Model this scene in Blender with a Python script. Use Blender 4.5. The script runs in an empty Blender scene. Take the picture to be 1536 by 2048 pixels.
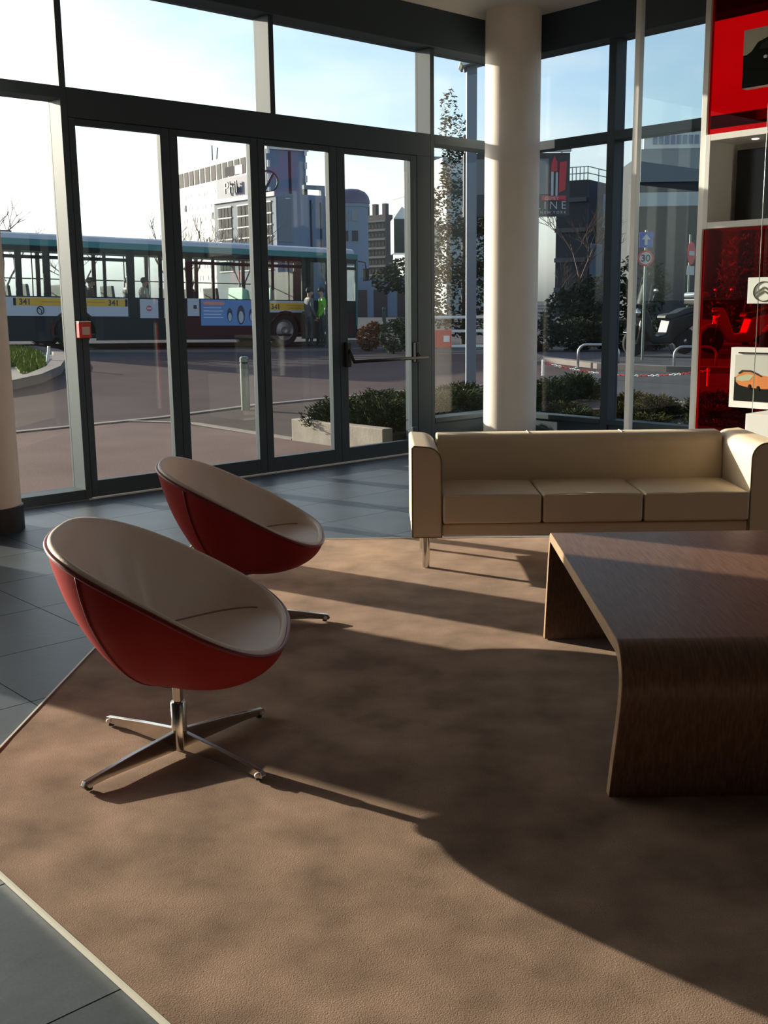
import bpy, bmesh, math, random
from mathutils import Vector, Matrix
S = bpy.context.scene
C = S.collection
PI = math.pi
R = math.radians
# ------------------------------------------------------------------ camera
YAW, PITCH, ROLL, FPX = R(47.804), R(11.035), R(0.722), 2164.29
fwd = Vector((math.cos(YAW)*math.cos(PITCH), math.sin(YAW)*math.cos(PITCH), -math.sin(PITCH)))
rgt = Vector((math.sin(YAW), -math.cos(YAW), 0))
dwn = fwd.cross(rgt)
r2 = math.cos(ROLL)*rgt + math.sin(ROLL)*dwn
d2 = -math.sin(ROLL)*rgt + math.cos(ROLL)*dwn
cam = bpy.data.cameras.new('camera')
camo = bpy.data.objects.new('camera', cam)
C.objects.link(camo)
mw = Matrix.Identity(4)
for i in range(3):
    mw[i][0], mw[i][1], mw[i][2] = r2[i], -d2[i], -fwd[i]
mw[0][3], mw[1][3], mw[2][3] = 0, 0, 1.5
camo.matrix_world = mw
cam.sensor_fit = 'HORIZONTAL'
cam.sensor_width = 36
cam.lens = FPX/1536*36
cam.clip_end = 2000
cam.clip_start = 0.05
S.camera = camo
# ------------------------------------------------------------------ sky, sun, exposure
SUN_AZ, SUN_EL = R(14.3), R(14.0)          # azimuth from the wall normal towards -X
to_sun = Vector((-math.sin(SUN_AZ)*math.cos(SUN_EL), math.cos(SUN_AZ)*math.cos(SUN_EL), math.sin(SUN_EL)))
W = bpy.data.worlds.new('world'); S.world = W
W.use_nodes = True
nt = W.node_tree; nt.nodes.clear()
wo = nt.nodes.new('ShaderNodeOutputWorld'); bg = nt.nodes.new('ShaderNodeBackground')
sky = nt.nodes.new('ShaderNodeTexSky'); sky.sky_type = 'NISHITA'
sky.sun_disc = False
sky.sun_elevation = SUN_EL
sky.sun_rotation = math.atan2(to_sun.x, to_sun.y)
sky.air_density = 1.0; sky.dust_density = 2.6; sky.ozone_density = 3.0
tc = nt.nodes.new('ShaderNodeTexCoord'); mp = nt.nodes.new('ShaderNodeMapping')
mp.inputs['Scale'].default_value = (2.2, 2.2, 6.5)
nz = nt.nodes.new('ShaderNodeTexNoise'); nz.inputs['Scale'].default_value = 1.6
nz.inputs['Detail'].default_value = 5
cr = nt.nodes.new('ShaderNodeMapRange'); cr.inputs[1].default_value = 0.40; cr.inputs[2].default_value = 0.72
cr.inputs[3].default_value = 0.08; cr.inputs[4].default_value = 0.92
bw = nt.nodes.new('ShaderNodeRGBToBW')
gain = nt.nodes.new('ShaderNodeMath'); gain.operation = 'MULTIPLY'; gain.inputs[1].default_value = 1.45
mx = nt.nodes.new('ShaderNodeMixRGB')
L = nt.links.new
L(tc.outputs['Generated'], mp.inputs['Vector']); L(mp.outputs[0], nz.inputs['Vector'])
sp = nt.nodes.new('ShaderNodeSeparateXYZ'); hz_ = nt.nodes.new('ShaderNodeMapRange')      # milky haze towards the horizon
hz_.inputs[1].default_value = 0.0; hz_.inputs[2].default_value = 0.13; hz_.inputs[3].default_value = 0.9; hz_.inputs[4].default_value = 0.0
mxm = nt.nodes.new('ShaderNodeMath'); mxm.operation = 'MAXIMUM'
L(tc.outputs['Generated'], sp.inputs[0]); L(sp.outputs['Z'], hz_.inputs[0])
L(nz.outputs['Fac'], cr.inputs[0]); L(cr.outputs[0], mxm.inputs[0]); L(hz_.outputs[0], mxm.inputs[1]); L(mxm.outputs[0], mx.inputs['Fac'])
L(sky.outputs[0], bw.inputs[0]); L(bw.outputs[0], gain.inputs[0])
L(sky.outputs[0], mx.inputs['Color1']); L(gain.outputs[0], mx.inputs['Color2'])
L(mx.outputs[0], bg.inputs['Color']); bg.inputs['Strength'].default_value = 0.345
L(bg.outputs[0], wo.inputs[0])
sl = bpy.data.lights.new('sun', 'SUN'); sl.energy = 12.5; sl.angle = R(0.55); sl.color = (1.0, 0.86, 0.70)
so = bpy.data.objects.new('sun', sl); C.objects.link(so)
so.rotation_euler = to_sun.to_track_quat('Z', 'Y').to_euler()
so.location = (0, 0, 30)
vs = S.view_settings
S.display_settings.display_device = 'sRGB'
vs.view_transform = 'Standard'; vs.look = 'None'; vs.gamma = 1; vs.use_curve_mapping = False
vs.exposure = -0.22
# ------------------------------------------------------------------ helpers
def mat(name, col, rough=0.6, metal=0.0, var=0.0, vscale=6.0, bump=0.0, bscale=60.0, stretch=None, spec=None, emit=None, col2=None, detail=4, sheen=0, grain=0, gscale=150):
    m = bpy.data.materials.new(name); m.use_nodes = True
    n = m.node_tree.nodes; l = m.node_tree.links.new
    p = n['Principled BSDF']
    p.inputs['Base Color'].default_value = (*col, 1); p.inputs['Roughness'].default_value = rough
    p.inputs['Metallic'].default_value = metal
    if spec is not None: p.inputs['Specular IOR Level'].default_value = spec
    if sheen: p.inputs['Sheen Weight'].default_value = sheen; p.inputs['Sheen Roughness'].default_value = 0.28; p.inputs['Sheen Tint'].default_value = (1, .74, .56, 1)
    if emit: p.inputs['Emission Color'].default_value = (*col, 1); p.inputs['Emission Strength'].default_value = emit
    if var or bump:
        t = n.new('ShaderNodeTexCoord'); mp_ = n.new('ShaderNodeMapping')
        if stretch: mp_.inputs['Scale'].default_value = stretch
        l(t.outputs['Object'], mp_.inputs['Vector'])
    if var:
        z = n.new('ShaderNodeTexNoise'); z.inputs['Scale'].default_value = vscale; z.inputs['Detail'].default_value = detail
        l(mp_.outputs[0], z.inputs['Vector'])
        r_ = n.new('ShaderNodeMapRange'); r_.inputs[1].default_value = 0.3; r_.inputs[2].default_value = 0.7
        l(z.outputs['Fac'], r_.inputs[0])
        x = n.new('ShaderNodeMixRGB'); l(r_.outputs[0], x.inputs['Fac'])
        c2 = col2 if col2 else tuple(min(1, c*(1+var)) for c in col)
        x.inputs['Color1'].default_value = (*[c*(1-var) for c in col], 1); x.inputs['Color2'].default_value = (*c2, 1)
        out_ = x.outputs[0]
        if grain:
            z3 = n.new('ShaderNodeTexNoise'); z3.inputs['Scale'].default_value = gscale; z3.inputs['Detail'].default_value = 3
            l(mp_.outputs[0], z3.inputs['Vector'])
            r3 = n.new('ShaderNodeMapRange'); r3.inputs[1].default_value = 0.3; r3.inputs[2].default_value = 0.7
            r3.inputs[3].default_value = 1-grain; r3.inputs[4].default_value = 1+grain
            l(z3.outputs['Fac'], r3.inputs[0])
            v3 = n.new('ShaderNodeVectorMath'); v3.operation = 'SCALE'; l(out_, v3.inputs[0]); l(r3.outputs[0], v3.inputs['Scale']); out_ = v3.outputs[0]
        l(out_, p.inputs['Base Color'])
    if bump:
        z2 = n.new('ShaderNodeTexNoise'); z2.inputs['Scale'].default_value = bscale; z2.inputs['Detail'].default_value = 3
        l(mp_.outputs[0], z2.inputs['Vector'])
        b = n.new('ShaderNodeBump'); b.inputs['Strength'].default_value = bump; b.inputs['Distance'].default_value = 0.01
        l(z2.outputs['Fac'], b.inputs['Height']); l(b.outputs[0], p.inputs['Normal'])
    return m
def glassmat(name, tint=(0.93, 0.96, 0.95), refl=1.0, haze=0.0, ior=1.5):
    m = bpy.data.materials.new(name); m.use_nodes = True
    n = m.node_tree.nodes; n.clear(); l = m.node_tree.links.new
    o = n.new('ShaderNodeOutputMaterial'); t = n.new('ShaderNodeBsdfTransparent'); g = n.new('ShaderNodeBsdfGlossy')
    t.inputs['Color'].default_value = (*tint, 1); g.inputs['Roughness'].default_value = 0.0
    f = n.new('ShaderNodeLayerWeight'); f.inputs['Blend'].default_value = 0.5
    pw = n.new('ShaderNodeMath'); pw.operation = 'POWER'; pw.inputs[1].default_value = 5
    k = n.new('ShaderNodeMath'); k.operation = 'MULTIPLY_ADD'; k.inputs[1].default_value = 0.8*refl; k.inputs[2].default_value = 0.045*refl
    x = n.new('ShaderNodeMixShader'); l(f.outputs['Facing'], pw.inputs[0]); l(pw.outputs[0], k.inputs[0]); l(k.outputs[0], x.inputs[0])
    src = t
    if haze:
        d = n.new('ShaderNodeBsdfTranslucent'); d.inputs['Color'].default_value = (0.8, 0.8, 0.78, 1)
        h = n.new('ShaderNodeMixShader'); h.inputs[0].default_value = haze
        l(t.outputs[0], h.inputs[1]); l(d.outputs[0], h.inputs[2]); src = h
    l(src.outputs[0], x.inputs[1]); l(g.outputs[0], x.inputs[2]); l(x.outputs[0], o.inputs[0])
    return m
class MB:
    """collects shapes and links them as ONE mesh object"""
    def __init__(s): s.v = []; s.f = []; s.m = []
    def add(s, vs_, fs_, mi=0):
        b = len(s.v); s.v += [tuple(v) for v in vs_]
        s.f += [tuple(b+i for i in f) for f in fs_]; s.m += [mi]*len(fs_); return s
    def box(s, x0, x1, y0, y1, z0, z1, mi=0):
        vs_ = [(x, y, z) for z in (z0, z1) for y in (y0, y1) for x in (x0, x1)]
        return s.add(vs_, [(0, 2, 3, 1), (4, 5, 7, 6), (0, 1, 5, 4), (2, 6, 7, 3), (0, 4, 6, 2), (1, 3, 7, 5)], mi)
    def prism(s, poly, axis, a0, a1, mi=0, caps=True, shift=None):
        """poly: list of 2D points; axis 'x','y','z' is the extrusion direction"""
        n = len(poly)
        def P(p, a):
            if axis == 'x': return (a, p[0], p[1])
            if axis == 'y': return (p[0], a, p[1])
            return (p[0], p[1], a)
        vs_ = [P(p, a0) for p in poly]+[P(p, a1) for p in poly]
        fs_ = [(i, (i+1) % n, n+(i+1) % n, n+i) for i in range(n)]
        if caps: fs_ += [tuple(range(n))[::-1], tuple(range(n, 2*n))]
        return s.add(vs_, fs_, mi)
    def tube(s, pts, r, n=8, mi=0, cap=True):
        pts = [Vector(p) for p in pts]; rs = r if isinstance(r, (list, tuple)) else [r]*len(pts)
        vs_ = []; fs_ = []
        up = None
        for i, p in enumerate(pts):
            t = (pts[min(i+1, len(pts)-1)]-pts[max(i-1, 0)]).normalized()
            if up is None: up = Vector((0, 0, 1)) if abs(t.z) < 0.9 else Vector((1, 0, 0))
            a = t.cross(up).normalized(); up = a.cross(t).normalized(); b = up
            for k in range(n):
                w = 2*PI*k/n; vs_.append(p+rs[i]*(math.cos(w)*a+math.sin(w)*b))
        for i in range(len(pts)-1):
            for k in range(n):
                fs_.append((i*n+k, i*n+(k+1) % n, (i+1)*n+(k+1) % n, (i+1)*n+k))
        if cap: fs_ += [tuple(range(n))[::-1], tuple((len(pts)-1)*n+k for k in range(n))]
        return s.add(vs_, fs_, mi)
    def lathe(s, prof, cx=0, cy=0, n=24, mi=0, M=None, cap=True):
        vs_ = []; fs_ = []
        for r_, z in prof:
            for k in range(n):
                w = 2*PI*k/n; p = Vector((cx+r_*math.cos(w), cy+r_*math.sin(w), z))
                vs_.append(M @ p if M else p)
        for i in range(len(prof)-1):
            for k in range(n): fs_.append((i*n+k, i*n+(k+1) % n, (i+1)*n+(k+1) % n, (i+1)*n+k))
        if cap: fs_ += [tuple(range(n))[::-1], tuple((len(prof)-1)*n+k for k in range(n))]
        return s.add(vs_, fs_, mi)
    def ball(s, c, r, n=10, mi=0):
        r = r if isinstance(r, (tuple, list)) else (r, r, r)
        prof = [(math.sin(PI*i/(n//2+1)), -math.cos(PI*i/(n//2+1))) for i in range(1, n//2+1)]
        M = Matrix.Translation(c) @ Matrix.Diagonal((*r, 1))
        return s.lathe(prof, n=n, mi=mi, M=M)
    def xf(s, M):
        s.v = [tuple(M @ Vector(v)) for v in s.v]; return s
    def build(s, name, mats, parent=None, smooth=False, bevel=0, segs=2, kind=None, label=None, auto=None, loc=None):
        me = bpy.data.meshes.new(name); me.from_pydata(s.v, [], s.f)
        mats = mats if isinstance(mats, (list, tuple)) else [mats]
        for m in mats: me.materials.append(m)
        me.polygons.foreach_set('material_index', s.m)
        bm = bmesh.new(); bm.from_mesh(me); bmesh.ops.recalc_face_normals(bm, faces=bm.faces); bm.to_mesh(me); bm.free()
        if smooth or bevel: me.polygons.foreach_set('use_smooth', [True]*len(me.polygons))
        o = bpy.data.objects.new(name, me); C.objects.link(o)
        if bevel:
            b = o.modifiers.new('bevel', 'BEVEL'); b.width = bevel; b.segments = segs; b.limit_method = 'ANGLE'; b.angle_limit = R(40)
            b.harden_normals = True
        elif smooth and auto is not None:
            try: me.set_sharp_from_angle(angle=R(auto))
            except Exception: pass
        if parent: o.parent = parent
        if kind: o['kind'] = kind
        if label: o['label'] = label
        if loc: o.location = loc
        return o
def tag(o, label, cat, group=None):
    o['label'] = label; o['category'] = cat
    if group: o['group'] = group
    return o
def thing(name, label, cat, loc=(0, 0, 0), rz=0, group=None):
    o = bpy.data.objects.new(name, None); C.objects.link(o)
    o.empty_display_size = 0.1
    o.location = loc; o.rotation_euler = (0, 0, rz)
    return tag(o, label, cat, group)
def struct(name, loc=(0, 0, 0), rz=0):
    o = bpy.data.objects.new(name, None); C.objects.link(o); o.location = loc; o.rotation_euler = (0, 0, rz)
    o['kind'] = 'structure'; return o
def dup(o, parent=None, data=None):
    c = o.copy(); C.objects.link(c)
    if parent: c.parent = parent
    for ch in list(o.children): dup(ch, c)
    return c
def pieces(name, mb, mats, parent, locs, bevel=0, first_rot=None, rots=None):
    """one object per piece, sharing mesh data"""
    out = []
    o = mb.build(name, mats, parent, bevel=bevel)
    for i, p in enumerate(locs):
        c = o if i == 0 else o.copy()
        if i: C.objects.link(c)
        c.location = p
        if rots: c.rotation_euler = rots[i]
        out.append(c)
    return out
def text(name, s, size, m, parent, M, depth=0.004, align='LEFT', bold=0.0):
    cu = bpy.data.curves.new(name, 'FONT'); cu.body = s; cu.size = size; cu.extrude = depth; cu.align_x = align; cu.offset = bold
    cu.resolution_u = 3
    t = bpy.data.objects.new(name, cu); C.objects.link(t)
    dg = bpy.context.evaluated_depsgraph_get()
    me = bpy.data.meshes.new_from_object(t.evaluated_get(dg))
    bpy.data.objects.remove(t); bpy.data.curves.remove(cu)
    me.materials.clear(); me.materials.append(m); me.name = name
    o = bpy.data.objects.new(name, me); C.objects.link(o)
    if parent: o.parent = parent
    o.matrix_local = M
    return o
def facing(x, y, z, rz):      # text lying in a vertical plane: local x along heading rz, standing up
    return Matrix.Translation((x, y, z)) @ Matrix.Rotation(rz, 4, 'Z') @ Matrix.Rotation(PI/2, 4, 'X')
UVROT = YAW-PI/2
def uvw(u, v, z=0):
    return Vector((math.sin(YAW)*u+math.cos(YAW)*v, -math.cos(YAW)*u+math.sin(YAW)*v, z))
rnd = random.Random(7)
# ------------------------------------------------------------------ materials
M = {}
M['slate'] = mat('slate', (0.050, 0.064, 0.076), 0.42, var=0.22, vscale=3, bump=0.06, bscale=25, grain=0.12, gscale=120, spec=0.6)
M['crease'] = mat('crease_shade', (0.42, 0.33, 0.26), 0.7)  # darker beige standing in for shade in the seat crease
M['seam'] = mat('leather_seam', (0.22, 0.17, 0.10), 0.7)
M['grout'] = mat('grout', (0.02, 0.022, 0.024), 0.9)
M['frame'] = mat('anthracite_aluminium', (0.058, 0.078, 0.094), 0.55, 0.0, spec=0.15)
M['white'] = mat('white_paint', (0.78, 0.76, 0.72), 0.55)
M['plaster'] = mat('plaster', (0.90, 0.79, 0.68), 0.6, var=0.03, vscale=4)
M['ceil'] = mat('ceiling_paint', (0.74, 0.70, 0.65), 0.8)
M['black'] = mat('black_plastic', (0.012, 0.012, 0.013), 0.5)
M['chrome'] = mat('chrome', (0.60, 0.57, 0.52), 0.16, 1.0)
M['steel'] = mat('brushed_steel', (0.5, 0.52, 0.5), 0.35, 1.0)
M['glass'] = glassmat('window_glass', refl=0.42, haze=0.0006)
M['clear'] = glassmat('clear_glass', (0.95, 0.975, 0.965), 0.5, haze=0.0006)
M['redglass'] = glassmat('red_glass', (0.92, 0.026, 0.046), 0.15)
M['busglass'] = glassmat('bus_glass', (0.91, 0.94, 0.94), 0.6)
M['rug'] = mat('rug_pile', (0.262, 0.178, 0.132), 0.95, var=0.36, vscale=4.5, bump=0.22, bscale=260, spec=0.05, sheen=0.25, detail=8, grain=0.13, gscale=240)
M['dim'] = mat('dim_interior_wall', (0.05, 0.046, 0.043), 0.7)
M['strip'] = mat('pale_strip', (0.66, 0.63, 0.54), 0.4)
M['leather'] = mat('cream_leather', (0.74, 0.60, 0.42), 0.5, var=0.03, vscale=3, bump=0.06, bscale=120)
M['liner'] = mat('beige_leather', (0.94, 0.78, 0.65), 0.5, bump=0.08, bscale=90)
M['redcloth'] = mat('red_leather', (0.33, 0.026, 0.022), 0.65, spec=0.12, bump=0.05, bscale=90)
M['redpipe'] = mat('dark_red_piping', (0.20, 0.018, 0.02), 0.4)
M['wood'] = mat('walnut_veneer', (0.125, 0.062, 0.038), 0.42, var=0.14, vscale=9, stretch=(14, 1.0, 3), col2=(0.21, 0.115, 0.072), detail=6)
M['edge'] = mat('veneer_edge', (0.36, 0.22, 0.125), 0.5, var=0.15, vscale=8, stretch=(1, 1, 6))
M['red'] = mat('red_plastic', (0.62, 0.03, 0.025), 0.4)
# ------------------------------------------------------------------ room shell
YF, YG = 7.748, 7.93          # inner face and glass plane of the door side
XF, XG = 8.74, 8.87           # inner face and glass plane of the right side
ZH, ZC, ZT0, ZT1 = 3.855, 4.2, 2.985, 3.07
fl = MB().box(-3.1, XF, -5.1, YF, -0.25, -0.012).build('floor', M['grout'], kind='structure')
tile = MB().box(0.0022, 0.6028, 0.0022, 0.6128, -0.012, 0.0)
locs = []
rug_poly = [(-1.342, 2.995), (-1.197, 6.757), (3.3, 6.70), (3.3, -0.45), (1.79, -0.45)]
def in_rug(X, Y, mrg=0.0):
    u = math.sin(YAW)*X-math.cos(YAW)*Y; v = math.cos(YAW)*X+math.sin(YAW)*Y
    n = len(rug_poly); ok = True
    for i in range(n):
        a, b = rug_poly[i], rug_poly[(i+1) % n]
        cr_ = (b[0]-a[0])*(v-a[1])-(b[1]-a[1])*(u-a[0])
        if cr_ > -mrg*math.hypot(b[0]-a[0], b[1]-a[1]): ok = False
    return ok
X0t, Y0t = 1.644-0.605*8, 2.010-0.615*12
for i in range(22):
    for j in range(24):
        x, y = X0t+i*0.605, Y0t+j*0.615
        if x < -3.2 or x+0.6 > XF+0.6 or y+0.6 > YF+0.6: continue
        cs = [(x, y), (x+.605, y), (x, y+.615), (x+.605, y+.615)]
        if all(in_rug(*c) for c in cs): continue
        cx, cy = x+.3, y+.3
        near = cx > -0.6 and cy > 0.6
        if near or (i+j) % 1 == 0: locs.append((x, y, 0, near))
vis = [l[:3] for l in locs if l[3] and l[0]+.605 <= XF-.0 and l[1]+.615 <= YF]
rest = [l for l in locs if l[:3] not in vis]
pieces('tile', tile, M['slate'], fl, vis)
mb = MB()
for x, y, z, nr in rest:
    mb.box(max(x, -3.0)+.002, min(x+.603, XF), max(y, -5)+.002, min(y+.613, YF-.0), -0.012, 0.0)
mb.build('tile_field', M['slate'], fl, kind='stuff')
MB().box(-3.1, XF+.3, -5.1, YF+.35, ZC, ZC+.3).build('ceiling', M['ceil'], kind='structure')
MB().box(-3.2, -3.0, -5.0, YF, 0, ZC).build('wall_left', M['dim'], kind='structure')
MB().box(-3.2, XF+.2, -5.2, -5.0, 0, ZC).build('wall_back', M['dim'], kind='structure')
MB().box(0.64, 1.955, YF, YF+.20, 0, ZH).build('wall_front', M['white'], kind='structure')
# headers
MB().box(-3.0, XG+.08, YF-.03, YG+.08, ZH, ZC).build('trim_1', M['frame'], kind='structure', bevel=.006)
MB().box(XF-.03, XG+.08, -5.0, YF-.03, ZH, ZC).build('trim_2', M['frame'], kind='structure', bevel=.006)
# mullions and corner post
tn = 3
for x in (-1.35, 1.96, 3.88, 5.79, 7.69):
    MB().box(x, x+.052, YF, YG+.03, 0 if x not in (5.79,) else 3.07, ZH).build('trim_%d' % tn, M['frame'], kind='structure', bevel=.004); tn += 1
MB().box(XF-.015, XG+.05, YF-.0, YG+.05, 0, ZH).build('trim_%d' % tn, M['frame'], kind='structure', bevel=.004); tn += 1
for y in (6.37, 4.46, 2.56, 0.66, -1.24, -3.14):
    MB().box(XF, XG+.03, y, y+.085, 0, ZH).build('trim_%d' % tn, M['frame'], kind='structure', bevel=.004); tn += 1
# threshold line in front of the doors
MB().box(3.9, 7.73, YF-.022, YF-.002, 0, .006).build('trim_%d' % tn, M['strip'], kind='structure'); tn += 1
# glazed bays of the door side: window_n > window_frame pieces and panes
wn = 1
def bay_front(x0, x1, sill, transom=True):
    global wn
    w = struct('window_%d' % wn); wn += 1
    if sill > .2:
        MB().box(x0, x1, YF+.02, YG+.02, 0, sill-.05).build('panel', M['frame'], w, bevel=.004)
        MB().box(x0, x1, YF-.005, YG+.02, sill-.05, sill).build('window_sill', M['frame'], w, bevel=.004)
    else:
        MB().box(x0, x1, YF, YG+.03, 0, sill).build('bottom_rail', M['frame'], w, bevel=.004)
    MB().box(x0, x1, YF, YG+.03, ZT0, ZT1).build('transom', M['frame'], w, bevel=.004)
    MB().box(x0, x1, YG-.004, YG+.004, sill, ZT0).build('pane', M['glass'], w)
    MB().box(x0, x1, YG-.004, YG+.004, ZT1, ZH).build('pane', M['glass'], w)
def bay_right(y0, y1, sill=.33):
    global wn
    w = struct('window_%d' % wn); wn += 1
    MB().box(XF+.02, XG+.02, y0, y1, 0, sill-.05).build('panel', M['frame'], w, bevel=.004)
    MB().box(XF-.005, XG+.02, y0, y1, sill-.05, sill).build('window_sill', M['frame'], w, bevel=.004)
    MB().box(XF, XG+.03, y0, y1, 2.95, 3.035).build('transom', M['frame'], w, bevel=.004)
    MB().box(XG-.004, XG+.004, y0, y1, sill, 2.95).build('pane', M['glass'], w)
    MB().box(XG-.004, XG+.004, y0, y1, 3.035, ZH).build('pane', M['glass'], w)
bay_front(-3.0, -1.35, .08); bay_front(-1.298, .64, .08)
bay_front(2.012, 3.88, .08); bay_front(7.742, 8.725, .33)
bay_right(6.455, YF); bay_right(4.545, 6.37); bay_right(2.645, 4.46); bay_right(.745, 2.56); bay_right(-1.155, .66); bay_right(-3.055, -1.24); bay_right(-5.0, -3.14)
# door head with the glazing above
w = struct('window_%d' % wn); wn += 1
MB().box(3.932, 7.69, YF, YG+.03, 2.86, 3.07).build('door_head', M['frame'], w, bevel=.004)
MB().box(3.932, 5.79, YG-.004, YG+.004, 3.07, ZH).build('pane', M['glass'], w)
MB().box(5.842, 7.69, YG-.004, YG+.004, 3.07, ZH).build('pane', M['glass'], w)
MB().box(7.505, 7.69, YF, YG, 0, 2.86).build('trim_%d' % tn, M['frame'], kind='structure', bevel=.004); tn += 1
# four door leaves
leaves = [(3.935, 4.783, 3.989, 4.705), (4.787, 5.638, 4.862, 5.562), (5.642, 6.503, 5.716, 6.415), (6.507, 7.502, 6.602, 7.42)]
for i, (a, b, ga, gb) in enumerate(leaves):
    d = struct('door_%d' % (i+1))
    y0, y1 = YF+.002, YF+.06
    MB().box(a, ga, y0, y1, .012, 2.855).build('stile', M['frame'], d, bevel=.004)
    MB().box(gb, b, y0, y1, .012, 2.855).build('stile', M['frame'], d, bevel=.004)
    MB().box(ga, gb, y0, y1, .012, .14).build('bottom_rail', M['frame'], d, bevel=.004)
    MB().box(ga, gb, y0, y1, 2.81, 2.855).build('top_rail', M['frame'], d, bevel=.004)
    MB().box(ga, gb, YF+.028, YF+.036, .14, 2.81).build('pane', M['glass'], d)
    if i == 3:
        pb = MB().box(6.545, 6.605, YF-.05, YF+.002, .90, 1.13).build('lock_case', M['black'], d, bevel=.012)
        MB().tube([(6.575, YF-.045, 1.06), (6.575, YF-.075, 1.02), (6.59, YF-.09, .955)], .014).build('lever', M['black'], pb, smooth=True)
        MB().box(7.43, 7.49, YF-.05, YF+.002, .90, 1.10).build('bracket', M['black'], d, bevel=.012)
        MB().tube([(6.59, YF-.09, .95), (7.55, YF-.09, .95)], .016, 10).build('push_bar', M['black'], d, smooth=True)
        MB().tube([(7.46, YF-.09, .95), (7.46, YF-.03, 1.0)], .014, 8).build('bar_arm', M['black'], d, smooth=True)
        MB().box(7.40, 7.47, YF-.03, YF+.002, .20, .27).build('hinge', M['frame'], d, bevel=.006)
# fire alarm call point
t = thing('fire_alarm_call_point', 'small red fire alarm call point on the dark mullion left of the doors', 'alarm', (3.93, YF, 1.31))
MB().box(-.045, .055, -.055, 0, -.06, .06).build('housing', M['red'], t, bevel=.006)
MB().box(-.022, .040, -.060, -.054, -.035, .025).build('press_plate', mat('call_point_plate', (.62, .42, .36), .4), t, bevel=.002)
MB().box(-.045, .055, -.057, 0, .060, .067).build('cap', M['white'], t, bevel=.002)
# round columns
def column(x, y, r, label):
    t = thing('round_column', label, 'column', (x, y, 0))
    MB().lathe([(r+.012, 0), (r+.012, .165), (r, .17)], n=48).build('base_ring', M['black'], t, smooth=True, auto=40)
    MB().lathe([(r, .17), (r, ZC)], n=64, cap=False).build('shaft', M['plaster'], t, smooth=True, auto=40)
column(8.40, 7.33, .268, 'round off white column in the glazed corner behind the cream sofa')
column(2.84, 7.19, .25, 'round off white column with black base ring cut by the left frame edge')
# ------------------------------------------------------------------ rug
t = thing('carpet', 'brown cut pile carpet inset in the slate floor under the chairs and table', 'carpet', (0, 0, 0), UVROT)
# subdivided pile surface with a slightly uneven height
bm = bmesh.new()
vs_ = [bm.verts.new((p[0], p[1], 0)) for p in rug_poly]
bm.faces.new(vs_)
geom = bm.verts[:]+bm.edges[:]+bm.faces[:]
for k in range(1, 60):
    bmesh.ops.bisect_plane(bm, geom=bm.verts[:]+bm.edges[:]+bm.faces[:], plane_co=(-1.4+k*.08, 0, 0), plane_no=(1, 0, 0))
for k in range(1, 92):
    bmesh.ops.bisect_plane(bm, geom=bm.verts[:]+bm.edges[:]+bm.faces[:], plane_co=(0, -.5+k*.08, 0), plane_no=(0, 1, 0))
from mathutils import noise
for v in bm.verts:
    v.co.z = .012+.0020*noise.noise(Vector((v.co.x*4.5, v.co.y*4.5, 0)))+.0012*noise.noise(Vector((v.co.x*11, v.co.y*11, 3)))
me = bpy.data.meshes.new('pile'); bm.to_mesh(me); bm.free(); me.materials.append(M['rug'])
me.polygons.foreach_set('use_smooth', [True]*len(me.polygons))
o = bpy.data.objects.new('pile', me); C.objects.link(o); o.parent = t
MB().prism(rug_poly, 'z', .001, .0095).build('backing', M['grout'], t)
def strip(a, b, wd=.008):
    a, b = Vector((*a, 0)), Vector((*b, 0)); d_ = (b-a).normalized(); n_ = Vector((-d_.y, d_.x, 0))*wd
    MB().prism([(a.x, a.y), (b.x, b.y), (b.x+n_.x, b.y+n_.y), (a.x+n_.x, a.y+n_.y)], 'z', .001, .0155).build('edge_strip', M['strip'], t, label='pale metal edge strip')
strip(rug_poly[0], rug_poly[1]); strip((1.79, -.45), rug_poly[0]); strip(rug_poly[1], rug_poly[2])
# ------------------------------------------------------------------ sofa
def arc(cx, cy, r, a0, a1, n=8):
    return [(cx+r*math.cos(R(a0+(a1-a0)*i/n)), cy+r*math.sin(R(a0+(a1-a0)*i/n))) for i in range(n+1)]
t = thing('sofa', 'cream leather three seat sofa with square arms on chrome legs before the corner glazing', 'sofa', uvw(1.18, 6.27, .004), UVROT)
ox, oy = 1.18, 6.27
V0, V1 = 5.93-oy, 6.64-oy
def arm(side):
    uo = .158-ox if side < 0 else 2.205-ox
    ui = .322-ox if side < 0 else 2.042-ox
    s_ = -side
    prof = [(uo, .19), (ui, .19), (ui, .57)]
    c = (ui-s_*.085, .615)
    prof += [(c[0]+s_*.085*math.cos(R(a)), c[1]+.085*math.sin(R(a))) for a in (0, 15, 30, 45, 60, 75, 90)]
    prof += [(uo+s_*.012, .706), (uo, .694)]
    if side > 0: prof = prof[::-1]
    o = MB().prism(prof, 'y', V0, V1).build('armrest', M['leather'], t, bevel=.012, segs=3)
    sm = MB().tube([(p[0], V0+.002, p[1]) for p in prof+prof[:1]], .004, 5).build('seam', M['seam'], o, smooth=True)
arm(-1); arm(1)
prof = [(6.43-oy, .265), (6.45-oy, .58), (6.46-oy, .63)]+[(6.53-oy+.07*math.cos(R(a)), .632+.07*math.sin(R(a))) for a in (170, 150, 130, 110, 90)]+[(V1-.03, .702), (V1, .68), (V1, .19), (6.43-oy, .19)]
bk = MB().prism(prof, 'x', .322-ox, 2.042-ox).build('backrest', M['leather'], t, bevel=.01, segs=2)
for u_ in (.882, 1.447):
    MB().tube([(u_-ox, 6.462-oy, .63), (u_-ox, 6.475-oy, .675), (u_-ox, 6.53-oy, .7035), (u_-ox, V1-.02, .703)], .0035, 5).build('seam', M['leather'], bk, smooth=True)
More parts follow.
